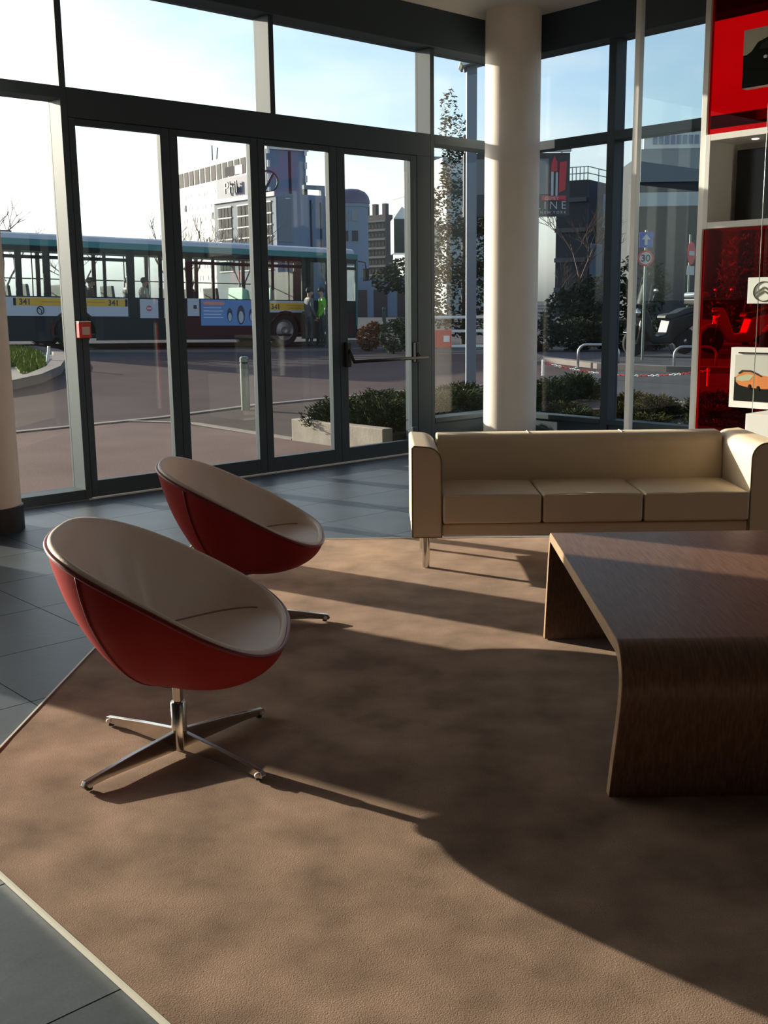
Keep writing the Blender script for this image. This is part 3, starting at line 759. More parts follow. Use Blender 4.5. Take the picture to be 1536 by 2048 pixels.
hedge = [(21.6, 17.9), (22.2, 17.2), (22.8, 16.5), (23.4, 15.8)]
for i, (x, y) in enumerate(hedge):
    tree('hedge_shrub', ('first', 'second', 'third', 'last')[i]+' clipped dark hedge shrub right of the white corner column', x, y, 20+i, [(0, 0, .42, .62, .42)], 1300, .06, M['leafdark'], (.4, .04), 'hedge shrubs behind the cycle racks', 'shrub')
bare('bare_tree', 'bare reddish tree in front of the dark building at the right', 31.5, 24.3, 11, 6.2, 5, .06, mat('reddish_twig', (.06, .036, .03), .9))
bare('bare_tree', 'small bare sapling under the billboard', 25.4, 20.6, 12, 3.0, 4, .035, None)
for i, (x, y, h) in enumerate([(19, 44, 6.6), (24, 47, 6.0), (30.5, 50, 7.2), (34.5, 49, 6.6), (14.5, 45, 5.4), (28, 44, 5.8), (38, 46, 5.2)]):
    bare('bare_tree', 'leafless pale tree behind the bus, '+('over its third window', 'over the middle door', 'over the blue advert', 'right of the blue advert', 'over its rear windows', 'left of the blue advert', 'over the front wheel')[i], x, y, 30+i, h, 4, .08, mat('pale_twig', (.15, .125, .11), .9) if i == 0 else bpy.data.materials['pale_twig'], .6, 'leafless trees behind the bus')
tree('round_tree', 'round dark tree in front of the glass building', 52.0, 54.2, 8, [(0, 0, 3.0, 2.0, 1.3), (-1.2, 1.2, 2.7, 1.2, .9)], 1800, .18, M['leafdark'], (2.6, .16))
tree('rust_shrub', 'rust brown shrub right of the bus front', 19.25, 21.74, 41, [(0, 0, .36, .34, .34), (.1, -.1, .6, .2, .2)], 1400, .05, M['rust'], (.3, .03), None, 'shrub')
tree('grey_green_shrub', 'grey green rounded shrub behind the push bar', 18.67, 20.16, 42, [(0, 0, .45, .38, .42), (.15, -.15, .7, .24, .22)], 1600, .05, M['greygreen'], (.35, .03), None, 'shrub')
tree('grey_green_shrub', 'darker shrub beside the right door stile', 18.2, 18.95, 43, [(0, 0, .35, .32, .34)], 1000, .05, M['leafmid'], (.3, .03), None, 'shrub')
# ------------------------------------------------------------------ lawn island

gp = [(9.91, 25.69), (11.3, 25.9), (11.2, 24.63), (9.81, 20.94), (8.9, 19.1), (8.38, 18.9), (8.9, 20.45), (7.67, 19.96), (7.0, 22)]
isl = [(6.0, 17.05), (7.48, 17.58), (8.24, 18.2), (9.10, 19.31), (10.0, 20.93), (10.7, 22.46), (11.2, 23.88), (11.56, 25.75), (10.73, 27.0), (8, 27)]
M['paving'] = mat('pale_paving', (.18, .17, .155), .85, var=.08, vscale=2)
def slab(name, poly, h, m, **k):
    n_ = len(poly); vs_ = [(x, y, gz(x, y)+h) for x, y in poly]+[(x, y, gz(x, y)-.05) for x, y in poly]
    return MB().add(vs_, [tuple(range(n_))]+[(i, n_+i, n_+(i+1) % n_, (i+1) % n_) for i in range(n_)]).build(name, m, **k)
slab('traffic_island', isl, .07, M['paving'], kind='structure')
ribbon('trim_46', [(4.5, 16.4), (6.14, 16.95), (7.48, 17.48), (8.24, 18.1), (9.13, 19.21), (10.05, 20.83), (10.8, 22.36), (11.3, 23.78), (11.66, 25.75)], .26, .15, M['kerb'])
mb = MB(); r_ = random.Random(5); n_ = 0
def inpoly(x, y, P):
    c = False
    for i in range(len(P)):
        a, b = P[i], P[(i+1) % len(P)]
        if (a[1] > y) != (b[1] > y) and x < (b[0]-a[0])*(y-a[1])/(b[1]-a[1])+a[0]: c = not c
    return c
while n_ < 5200:
    x, y = r_.uniform(7, 11.4), r_.uniform(18.8, 26)
    if not inpoly(x, y, gp): continue
    n_ += 1; z = gz(x, y)+.06; a = r_.uniform(0, PI); h = r_.uniform(.07, .17); w_ = .028
    dx, dy = math.cos(a)*w_, math.sin(a)*w_; lx, ly = r_.uniform(-.05, .05), r_.uniform(-.05, .05)
    mb.add([(x-dx, y-dy, z), (x+dx, y+dy, z), (x+lx, y+ly, z+h)], [(0, 1, 2)])
o = mb.build('lawn', M['grass']); tag(o, 'bright green grass on the traffic island beside the left column', 'grass'); o['kind'] = 'stuff'
slab('lawn_bed', gp, .075, mat('lawn_base', (.12, .16, .04), .9, var=.3, vscale=6), kind='structure')
# short tilted white marker post on the island
t = thing('marker_post', 'short white marker post leaning at the edge of the lawn', 'post', (9.62, 20.5, gz(9.62, 20.5)+.06))
MB().tube([(0, 0, 0), (.05, -.03, .34)], [.03, .03], 10).build('post_body', M['white'], t, smooth=True, auto=40)
MB().tube([(.046, -.028, .31), (.05, -.03, .345)], [.034, .034], 10).build('cap', M['steel'], t, smooth=True, auto=40)
# ------------------------------------------------------------------ bus
M['bus_white'] = mat('bus_white', (.46, .50, .56), .35)
M['bus_teal'] = mat('bus_teal', (.022, .19, .20), .35)
M['bus_dark'] = mat('bus_dark_green', (.016, .026, .027), .5, spec=.15)
M['bus_maroon'] = mat('bus_maroon', (.05, .018, .022), .5, spec=.15)
M['bus_black'] = mat('bus_black', (.014, .018, .019), .5, spec=.15)
M['yellow'] = mat('route_yellow', (.70, .40, .03), .5)
M['navy'] = mat('print_navy', (.03, .035, .05), .5)
M['seat'] = mat('seat_grey', (.06, .065, .07), .8)
M['mint'] = mat('seat_mint', (.35, .62, .48), .6)
M['tyre'] = mat('tyre_rubber', (.015, .014, .014), .9)
t = thing('city_bus', 'white and teal city bus with yellow route 341 panels, passing beyond the doors', 'bus', (11.12, 26.63, .42))
t.rotation_euler = (0, R(1.32), R(-5.79))
BL0, BL1, BWD = -1.35, 11.05, 2.5
WH = (2.1, 8.47)
def side_profile(z1_):
    pts = [(BL0, .22)]
    for c in WH:
        pts += [(c+.62*math.cos(R(a)), .42+.60*math.sin(R(a))) for a in range(200, -21, -20)]
    return pts+[(BL1-.15, .22), (BL1, .45), (BL1, z1_), (BL0, z1_)]
for y0, y1 in ((0, .05), (BWD-.05, BWD)):
    MB().prism(side_profile(1.34), 'y', y0, y1).build('side_panel', M['bus_dark'], t)
MB().box(BL0, BL1-.1, .05, BWD-.05, .30, .36).build('floor_plate', M['bus_black'], t)
MB().box(BL0, BL0+.06, .05, BWD-.05, .22, 2.6).build('rear_panel', M['bus_dark'], t)
wins = [(-1.2, -.1), (.02, .64), (.80, 1.34), (1.52, 2.2), (2.32, 2.93), (3.01, 3.58), (3.80, 4.50), (4.60, 5.30), (5.50, 6.10), (6.18, 7.38), (7.50, 8.02), (8.10, 9.05), (9.35, 9.9), (9.96, 10.5), (10.66, 10.98)]
prev = BL0
for a, b in wins+[(BL1, BL1)]:
    MB().box(prev, a, .0, .045, 1.33, 2.58).build('pillar', M['bus_black'], t); prev = b
for a, b in wins:
    low = .30 if (3.7 < a < 5.4 or 9.2 < a < 10.6) else 1.36
    MB().box(a, b, .018, .024, 1.34, 2.46).build('window_pane', M['busglass'], t)
    if low > 1: MB().box(a, b, .004, .04, 2.26, 2.345).build('window_bar', M['bus_black'], t)
MB().box(BL0, BL1, .0, .045, 2.45, 2.58).build('window_head', M['bus_black'], t)
fw_ = [(-1.2, .5), (.62, 2.0), (2.12, 3.6), (3.72, 5.2), (5.32, 6.8), (6.92, 8.4), (8.52, 10.3)]
prev = BL0
for a, b in fw_+[(BL1, BL1)]:
    MB().box(prev, a, BWD-.045, BWD, 1.33, 2.58).build('pillar', M['bus_black'], t); prev = b
for a, b in fw_: MB().box(a, b, BWD-.024, BWD-.018, 1.34, 2.54).build('window_pane', M['busglass'], t)
MB().box(BL0, BL1, BWD-.045, BWD, 2.535, 2.58).build('window_head', M['bus_black'], t)
MB().box(BL0, 9.3, BWD-.05, BWD-.02, 1.83, 1.86).build('handrail', M['bus_black'], t)
# roof with teal fascia and rounded pale edge
rp = [(-.005, 2.57), (-.02, 2.60), (-.02, 2.735), (0, 2.75)]
MB().prism([(-.02, 2.57), (-.02, 2.74), (.2, 2.76), (BWD-.2, 2.76), (BWD+.02, 2.74), (BWD+.02, 2.57)], 'x', BL0, BL1).build('teal_fascia', M['bus_teal'], t, bevel=.02)
MB().prism([(.0, 2.74), (.015, 2.79), (.06, 2.85), (.16, 2.89), (.5, 2.92), (BWD-.5, 2.92), (BWD-.16, 2.89), (BWD-.06, 2.85), (BWD, 2.74)], 'x', BL0, BL1-.12).build('roof', M['bus_white'], t, smooth=True, auto=30)
MB().box(-.9, .9, .9, 1.7, 2.91, 2.99).build('roof_hatch', M['bus_black'], t, bevel=.02)
MB().box(6.9, 8.6, .9, 1.6, 2.91, 2.97).build('roof_hatch', M['bus_white'], t, bevel=.02)
# lower bands
def decal(n_, m_, a, b, z0, z1, y=-.008): return MB().box(a, b, y, .0, z0, z1).build(n_, m_, t)
decal('white_band', M['bus_white'], .15, 3.58, .84, 1.31)
decal('white_band', M['bus_white'], 3.92, 4.45, .80, 1.30)
decal('white_band', M['bus_white'], 4.62, 5.12, .80, 1.30)
decal('white_band', M['bus_white'], 5.32, 5.68, .86, 1.34)
decal('white_band', M['bus_white'], 7.9, 9.3, .98, 1.31)
decal('maroon_skirt', M['bus_maroon'], 5.2, 7.62, .28, .84, -.004)
decal('maroon_skirt', M['bus_maroon'], 9.22, 10.95, .30, 1.0, -.004)
decal('route_panel', M['yellow'], .62, 3.5, 1.10, 1.29, -.012)
decal('route_panel', M['yellow'], 7.92, 9.28, 1.05, 1.25, -.012)
for x_ in (.54, 3.5): decal('panel_end', M['bus_black'], x_, x_+.07, 1.10, 1.29, -.013)
for x_, z_ in ((.68, 1.125), (3.02, 1.125), (7.98, 1.075)):
    text('route_number', '341', .205, M['navy'], t, Matrix.Translation((x_, -.016, z_)) @ Matrix.Rotation(PI/2, 4, 'X'), .003, bold=.004)
for a, b, z_ in ((1.25, 2.3, 1.185), (2.45, 2.95, 1.19), (8.5, 9.15, 1.17), (8.55, 9.05, 1.10)):
    decal('stop_list', mat('faint_print', (.42, .24, .03), .5) if 'faint_print' not in bpy.data.materials else bpy.data.materials['faint_print'], a, b, z_, z_+.022, -.0145)
# round emblem with a head in profile on the white band
em = MB(); em.tube([(1.22+.085*math.cos(2*PI*k/24), -.012, .985+.10*math.sin(2*PI*k/24)) for k in range(26)], .014, 6, cap=False)
em.tube([(1.15, -.012, 1.06), (1.21, -.012, 1.02), (1.25, -.012, .98), (1.24, -.012, .93), (1.26, -.012, .885)], .012, 6)
em.build('emblem', M['navy'], t, smooth=True)
rd = MB().lathe([(.075, -.004), (.075, .004)], n=24, M=Matrix.Translation((4.18, -.014, 1.06)) @ Matrix.Rotation(PI/2, 4, 'X')).build('round_sign', M['red'], t, label='red round door sign')
MB().box(4.12, 4.24, -.0215, -.018, 1.035, 1.085).build('sign_bar', M['bus_white'], rd)
decal('small_notice', M['navy'], 5.50, 5.60, 1.06, 1.16, -.012)
decal('small_notice', M['navy'], 9.05, 9.17, .93, 1.02, -.012)
# blue advertising panel: plain shapes only
ad = decal('advert_panel', mat('advert_blue', (.13, .27, .54), .5), 5.72, 7.75, .60, 1.32, -.02)
def adp(n_, m_, poly): MB().prism(poly, 'y', -.026, -.019).build(n_, m_, ad)
adp('advert_word', mat('advert_orange', (.75, .28, .22), .5), [(5.80, 1.17), (6.45, 1.17), (6.45, 1.26), (5.80, 1.26)])
pl_ = mat('advert_pale', (.55, .68, .85), .5)
for k in range(4): adp('advert_line', pl_, [(5.80, 1.08-.09*k), (6.35+.06*(k % 2), 1.08-.09*k), (6.35+.06*(k % 2), 1.105-.09*k), (5.80, 1.105-.09*k)])
dk_ = mat('advert_dark', (.03, .05, .10), .5); wh_ = M['bus_white']
for cx_, s_ in ((6.62, .8), (6.98, 1.15), (7.32, .75)):
    adp('bird_print', dk_, [(cx_+.11*s_*math.cos(R(a)), .90+.24*s_*math.sin(R(a))) for a in range(0, 360, 30)])
    MB().prism([(cx_+.07*s_*math.cos(R(a)), .84+.15*s_*math.sin(R(a))) for a in range(0, 360, 30)], 'y', -.031, -.024).build('bird_belly', wh_, ad)
# wheels
for c in WH:
    for y_ in (.03, BWD-.31):
        w_ = MB().lathe([(.30, -.14), (.44, -.14), (.475, -.10), (.475, .10), (.44, .14), (.30, .14)], n=32, M=Matrix.Translation((c, y_+.14, .475)) @ Matrix.Rotation(PI/2, 4, 'X'), cap=False).build('tyre', M['tyre'], t, smooth=True, auto=35)
        hb = MB().lathe([(.02, .10), (.09, .13), (.10, .09), (.24, .06), (.29, .12), (.30, .12), (.30, 0)], n=24, M=Matrix.Translation((c, y_+.13, .475)) @ Matrix.Rotation(PI/2, 4, 'X')).build('wheel_hub', mat('hub_grey', (.30, .26, .25), .4, .5) if 'hub_grey' not in bpy.data.materials else bpy.data.materials['hub_grey'], w_, smooth=True, auto=35)
    MB().prism([(c+.63*math.cos(R(a)), .42+.61*math.sin(R(a))) for a in range(-15, 196, 15)]+[(c+.56*math.cos(R(a)), .42+.55*math.sin(R(a))) for a in range(195, -16, -15)], 'y', -.015, .03).build('arch_trim', M['bus_maroon'] if c > 5 else M['bus_dark'], t)
# front end
MB().box(BL1-.05, BL1, .05, BWD-.05, .35, 1.15).build('front_panel', M['bus_teal'], t, bevel=.02)
MB().box(BL1-.03, BL1-.02, .08, BWD-.08, 1.15, 2.55).build('windscreen', M['busglass'], t)
MB().box(BL1-.08, BL1+.08, .0, BWD, .22, .50).build('bumper', M['bus_black'], t, bevel=.03)
MB().tube([(BL1-.1, .05, 2.55), (BL1+.22, -.08, 2.5), (BL1+.25, -.1, 2.3)], .018, 6).build('mirror_arm', M['bus_black'], t, smooth=True)
MB().box(BL1+.18, BL1+.30, -.20, -.02, 1.95, 2.32).build('mirror', M['bus_black'], t, bevel=.02)
MB().box(BL1-.055, BL1+.006, -.012, .1, .6, 2.55).build('corner_trim', M['bus_teal'], t)
# seats
for s_, y_ in ((.15, .25), (1.02, .25), (1.02, 1.7), (1.9, .25), (2.55, .25), (2.55, 1.7), (3.3, .25), (5.7, 1.7), (6.4, .25), (6.4, 1.7), (7.28, .25), (8.2, .25), (8.2, 1.7)):
    sb = MB().prism([(s_, .95), (s_+.10, .95), (s_+.02, 1.64), (s_-.06, 1.64)], 'y', y_, y_+.82).build('seat_back', M['seat'], t, bevel=.03)
    if s_ > 7: MB().prism([(s_+.085, 1.15), (s_+.10, 1.15), (s_+.022, 1.62), (s_-.09, 1.68), (s_-.11, 1.2)], 'y', y_-.01, y_+.83).build('seat_cover', M['mint'], sb, bevel=.01)
    MB().box(s_, s_+.45, y_, y_+.82, .85, .97).build('seat_base', M['seat'], t, bevel=.03)
for s_ in (1.45, 2.25, 4.0, 4.75, 6.0, 7.6, 9.3): MB().tube([(s_, 1.15, .36), (s_, 1.15, 2.6)], .017, 6).build('grab_pole', M['bus_black'], t, smooth=True)
MB().box(9.3, 9.36, .9, BWD-.1, .36, 2.2).build('driver_screen', M['bus_black'], t)
# ------------------------------------------------------------------ street furniture
def bollard(x, y, h, r, m, label, name='bollard', group=None):
    t = thing(name, label, 'bollard', (x, y, gz(x, y)-.01), 0, group)
    MB().lathe([(r, 0), (r, h-.10)], n=20).build('shaft', m, t, smooth=True, auto=40)
    MB().lathe([(r*.86, h-.10), (r*.86, h-.075)], n=20).build('groove', M['black'], t, smooth=True, auto=40)
    MB().lathe([(r, h-.075), (r, h-.02), (r*.7, h), (.001, h)], n=20).build('cap', m, t, smooth=True, auto=40)
M['greensteel'] = mat('green_grey_steel', (.18, .21, .19), .35, .6)
M['postgreen'] = mat('dark_green_paint', (.03, .05, .045), .5)
bollard(8.86, 12.66, .76, .062, M['greensteel'], 'thick grey green steel bollard at the kerb line outside the middle doors')
for x, y, h in ((21.0, 26.05, 1.12), (19.75, 24.1, 1.15)):
    bollard(x, y, h, .055, M['postgreen'], 'slim dark post by the front door of the bus, %s' % ('left one of the pair' if x > 20 else 'right one of the pair'), 'street_post', 'slim posts at the bus stop')
bollard(19.4, 21.3, 1.15, .05, M['postgreen'], 'slim dark post rising between the rust and the grey green shrubs', 'street_post')
# lamp post
t = thing('lamp_post', 'tall square grey lamp post with a flat lantern head, left of the white column', 'lamp post', (12.86, 12.06, gz(12.86, 12.06)-.01), UVROT)
M['lampgrey'] = mat('lamp_post_grey', (.16, .19, .24), .5, .0)
MB().box(-.08, .08, -.08, .08, 0, 5.02).build('mast', M['lampgrey'], t, bevel=.012)
MB().box(-.12, .12, -.12, .12, 0, .05).build('base_plate', M['steel'], t, bevel=.01)
MB().prism([(-.20, 5.00), (.02, 5.16), (.62, 5.20), (.62, 5.12), (.05, 4.98), (-.15, 4.93)], 'y', -.22, .22).build('lantern', M['steel'], t, bevel=.02)
MB().tube([(.40, 0, 5.10), (.40, 0, 4.85)], .015, 6).build('sensor', M['steel'], t, smooth=True)
MB().lathe([(.085, .0), (.085, .16)], n=16, M=Matrix.Translation((-.14, 0, 4.96)) @ Matrix.Rotation(R(70), 4, 'Y')).build('lamp_cap', M['lampgrey'], t, smooth=True, auto=40)
# red and white barrier behind the lamp post
t = thing('street_barrier', 'red and white three rail street barrier beyond the lamp post', 'barrier', (17.9, 17.55, gz(17.9, 17.55)-.01), math.atan2(-1.2, 1.0))
M['rail_w'] = mat('barrier_white', (.8, .8, .78), .5)
for z in (.28, .62, .93):
    MB().box(-.75, .95, -.025, .025, z-.03, z+.03).build('rail', M['rail_w'], t, bevel=.006)
for x in (-.75, .93): MB().box(x-.04, x+.04, -.03, .03, 0, 1.0).build('upright', M['red'], t, bevel=.006)
pn = MB().box(-.30, .12, -.04, -.026, .25, .65).build('panel', M['red'], t)
MB().box(-.06, .08, -.046, -.04, .38, .52).build('notice', M['rail_w'], pn)
for x in (-.75, .93): MB().box(x-.06, x+.06, -.30, .30, 0, .05).build('foot', M['black'], t, bevel=.01)
# cycle racks
M['galv'] = mat('galvanised_tube', (.55, .57, .58), .3, .9)
def rack(x0, y0, x1, y1, label):
    t = thing('cycle_rack', label, 'bike rack', (x0, y0, gz(x0, y0)-.005), math.atan2(y1-y0, x1-x0), 'cycle racks at the kerb')
    L_ = math.hypot(x1-x0, y1-y0); h = .46; r = .16
    pts = [(0, 0, 0), (0, 0, h-r)]+[(r-r*math.cos(R(a)), 0, h-r+r*math.sin(R(a))) for a in (20, 45, 70, 90)]+[(L_-r+r*math.sin(R(a)), 0, h-r+r*math.cos(R(a))) for a in (0, 20, 45, 70)]+[(L_, 0, h-r), (L_, 0, 0)]
    MB().tube(pts, .024, 10).build('hoop', M['galv'], t, smooth=True)
    for x in (0, L_): MB().lathe([(.06, 0), (.06, .015)], x, 0, 14).build('foot_plate', M['galv'], t)
rack(17.48, 13.47, 17.82, 12.75, 'steel cycle hoop left of the window mullion, behind the white column')
rack(17.91, 11.55, 18.3, 10.9, 'steel cycle hoop in front of the scooter, partly behind the red pane')
# sagging chain along the forecourt
t = thing('barrier_chain', 'red and white plastic chain sagging above the right forecourt', 'chain', (0, 0, 0))
a_, b_ = Vector((15.7, 12.9, .34)), Vector((15.9, 9.6, .30)); n_ = 66
lk = MB(); lr_ = MB()
for i in range(n_):
    f_ = (i+.5)/n_; p = a_.lerp(b_, f_); p.z -= .16*(1-(2*f_-1)**2)+0
    p.z += .02
    q = a_.lerp(b_, f_+.5/n_); d_ = (b_-a_).normalized(); rot = d_.to_track_quat('X', 'Z').to_matrix().to_4x4() @ Matrix.Rotation(PI/2*(i % 2), 4, 'X')
    pts = [(.032*math.cos(2*PI*k/8), .014*math.sin(2*PI*k/8), 0) for k in range(9)]
    w_ = MB().tube(pts, .006, 4, cap=False).xf(Matrix.Translation(p) @ rot)
    (lk if (i//4) % 2 else lr_).add(w_.v, w_.f)
lk.build('white_links', M['rail_w'], t, kind='stuff'); lr_.build('red_links', M['red'], t, kind='stuff')
for p in (a_, b_):
    MB().lathe([(.025, -p.z+gz(p.x, p.y)), (.025, .06)], 0, 0, 10).xf(Matrix.Translation(p)).build('chain_post', M['rail_w'], t, smooth=True, auto=40)
# traffic signs
M['signblue'] = mat('sign_blue', (.02, .10, .42), .45); M['signwhite'] = mat('sign_white', (.52, .54, .54), .5); M['signred'] = mat('sign_red', (.60, .03, .035), .45)
face = Matrix.Rotation(UVROT+R(-14), 4, 'Z') @ Matrix.Rotation(PI/2, 4, 'X')
t = thing('traffic_sign', 'one way arrow sign above a round 30 speed sign on one grey pole', 'sign', (19.9, 13.62, gz(19.9, 13.62)-.01), UVROT+R(-14))
MB().tube([(0, .03, 0), (0, .03, 2.72)], .03, 10).build('pole', M['greensteel'], t, smooth=True, auto=40)
sg = MB().box(-.14, .14, -.012, .0, 2.36, 2.68).build('arrow_plate', M['signblue'], t, bevel=.004)
MB().prism([(-.03, 2.41), (.03, 2.41), (.03, 2.53), (.085, 2.53), (0, 2.64), (-.085, 2.53), (-.03, 2.53)], 'y', -.018, -.011).build('arrow', M['signwhite'], sg)
MR = Matrix.Translation((0, 0, 2.14)) @ Matrix.Rotation(PI/2, 4, 'X')
sg = MB().lathe([(.165, -.0), (.165, .014)], n=32, M=MR).build('speed_plate', M['signred'], t, smooth=True, auto=40)
MB().lathe([(.125, .012), (.125, .018)], n=32, M=MR).build('speed_disc', M['signwhite'], sg, smooth=True, auto=40)
text('speed_number', '30', .20, M['navy'], sg, Matrix.Translation((0, -.019, 2.075)) @ Matrix.Rotation(PI/2, 4, 'X'), .002, 'CENTER', .006)
t = thing('traffic_sign', 'narrow side view of a no entry sign on a pole left of the red pane', 'sign', (22.9, 14.42, gz(22.9, 14.42)-.01), UVROT+R(55))
MB().tube([(0, .03, 0), (0, .03, 2.75)], .025, 10).build('pole', M['greensteel'], t, smooth=True, auto=40)
MR = Matrix.Translation((0, 0, 2.32)) @ Matrix.Rotation(PI/2, 4, 'X')
sg = MB().lathe([(.26, 0), (.26, .014)], n=32, M=MR).build('round_plate', M['signred'], t, smooth=True, auto=40)
MB().box(-.18, .18, -.02, -.013, 2.27, 2.37).build('white_bar', M['signwhite'], sg)
MB().box(-.24, .24, -.012, 0, 1.82, 2.03).build('small_plate', M['signwhite'], t, bevel=.003)
# billboard
t = thing('billboard', 'tall dark cosmetics billboard with red shapes and white lettering, right of the column', 'billboard', (22.75, 19.85, gz(22.7, 19.9)-.01), math.atan2(18.86-20.08, 23.87-22.52))
M['bb_dark'] = mat('billboard_dark', (.035, .038, .045), .4); M['bb_grey'] = mat('billboard_grey', (.16, .18, .19), .4); M['bb_red'] = mat('billboard_red', (.55, .035, .05), .4)
H0, H1 = 3.48, 5.10
bb = MB().box(-1.3, 1.52, -.12, .12, H0, H1).build('board', M['bb_dark'], t, bevel=.01)
MB().box(-1.2, .95, -.128, -.119, 4.05, 4.95).build('photo_print', M['bb_grey'], bb)
for x, z0, z1, w_ in ((1.02, 4.0, 4.62, .07), (1.14, 3.98, 4.60, .06)):
    MB().box(x, x+w_, -.150, -.119, z0, z1).build('white_stroke', M['signwhite'], bb, bevel=.01)
MB().prism([(1.01, 4.62), (1.18, 4.62), (1.18, 4.85), (1.10, 5.02), (1.03, 4.85)], 'y', -.150, -.119).build('red_tip', M['bb_red'], bb)
MB().prism([(1.22, 4.05), (1.40, 4.15), (1.44, 4.88), (1.24, 4.85)], 'y', -.145, -.119).build('red_tube', M['bb_red'], bb, bevel=.01)
tg = MB().box(.78, 1.42, -.15, -.12, 3.88, 4.00).build('red_tag', M['bb_red'], bb)
text('tag_word', 'GEMEY', .12, M['signwhite'], bb, Matrix.Translation((.86, -.155, 3.895)) @ Matrix.Rotation(PI/2, 4, 'X'), .003)
text('advert_word', 'L I N E', .29, M['signwhite'], bb, Matrix.Translation((1.44, -.13, 3.66)) @ Matrix.Rotation(PI/2, 4, 'X'), .003, 'RIGHT', -.002)
text('advert_word', 'N E W  Y O R K', .10, M['signwhite'], bb, Matrix.Translation((1.44, -.13, 3.54)) @ Matrix.Rotation(PI/2, 4, 'X'), .003, 'RIGHT')
MB().box(-1.3, 1.50, -.42, -.30, 5.09, 5.16).build('light_bar', M['signwhite'], t, bevel=.01)
for x in (-1.0, 1.3): MB().tube([(x, -.36, 5.12), (x, 0, 5.12)], .02, 6).build('bar_bracket', M['steel'], t, smooth=True)
MB().tube([(-.6, 0, 0), (-.6, 0, H0)], .12, 12).build('support', M['greensteel'], t, smooth=True, auto=40)
t = thing('street_post', 'thin pale pole standing right of the column below the billboard', 'post', (20.3, 17.6, gz(20.3, 17.6)-.01))
MB().tube([(0, 0, 0), (0, 0, 2.05)], .03, 8).build('pole', M['galv'], t, smooth=True, auto=40)
MB().ball((0, 0, 2.06), .04, 8).build('finial', M['galv'], t, smooth=True)
# ------------------------------------------------------------------ two wheelers
M['bikeblack'] = mat('gloss_black', (.010, .010, .012), .28, spec=.25); M['bikered'] = mat('gloss_red', (.45, .02, .02), .28, spec=.3); M['screen'] = glassmat('tinted_screen', (.55, .6, .62), .5)
def wheel(parent, x, r, w_, name='wheel'):
    MR_ = Matrix.Translation((x, 0, r)) @ Matrix.Rotation(PI/2, 4, 'X')
    o = MB().lathe([(r-.09, -w_*.6), (r-.03, -w_), (r, -w_*.5), (r, w_*.5), (r-.03, w_), (r-.09, w_*.6)], n=28, M=MR_).build('tyre', M['tyre'], parent, smooth=True)
    mb = MB().lathe([(.02, -.06), (.05, -.05), (.05, .05), (.02, .06)], n=12, M=MR_)
    for k in range(5):
        a = 2*PI*k/5; mb.tube([(x, 0, r), (x+(r-.08)*math.cos(a), 0, r+(r-.08)*math.sin(a))], .018, 5)
    mb.tube([(x+(r-.085)*math.cos(2*PI*k/20), 0, r+(r-.085)*math.sin(2*PI*k/20)) for k in range(21)], .018, 5)
    mb.build('rim', M['steel'], o, smooth=True)
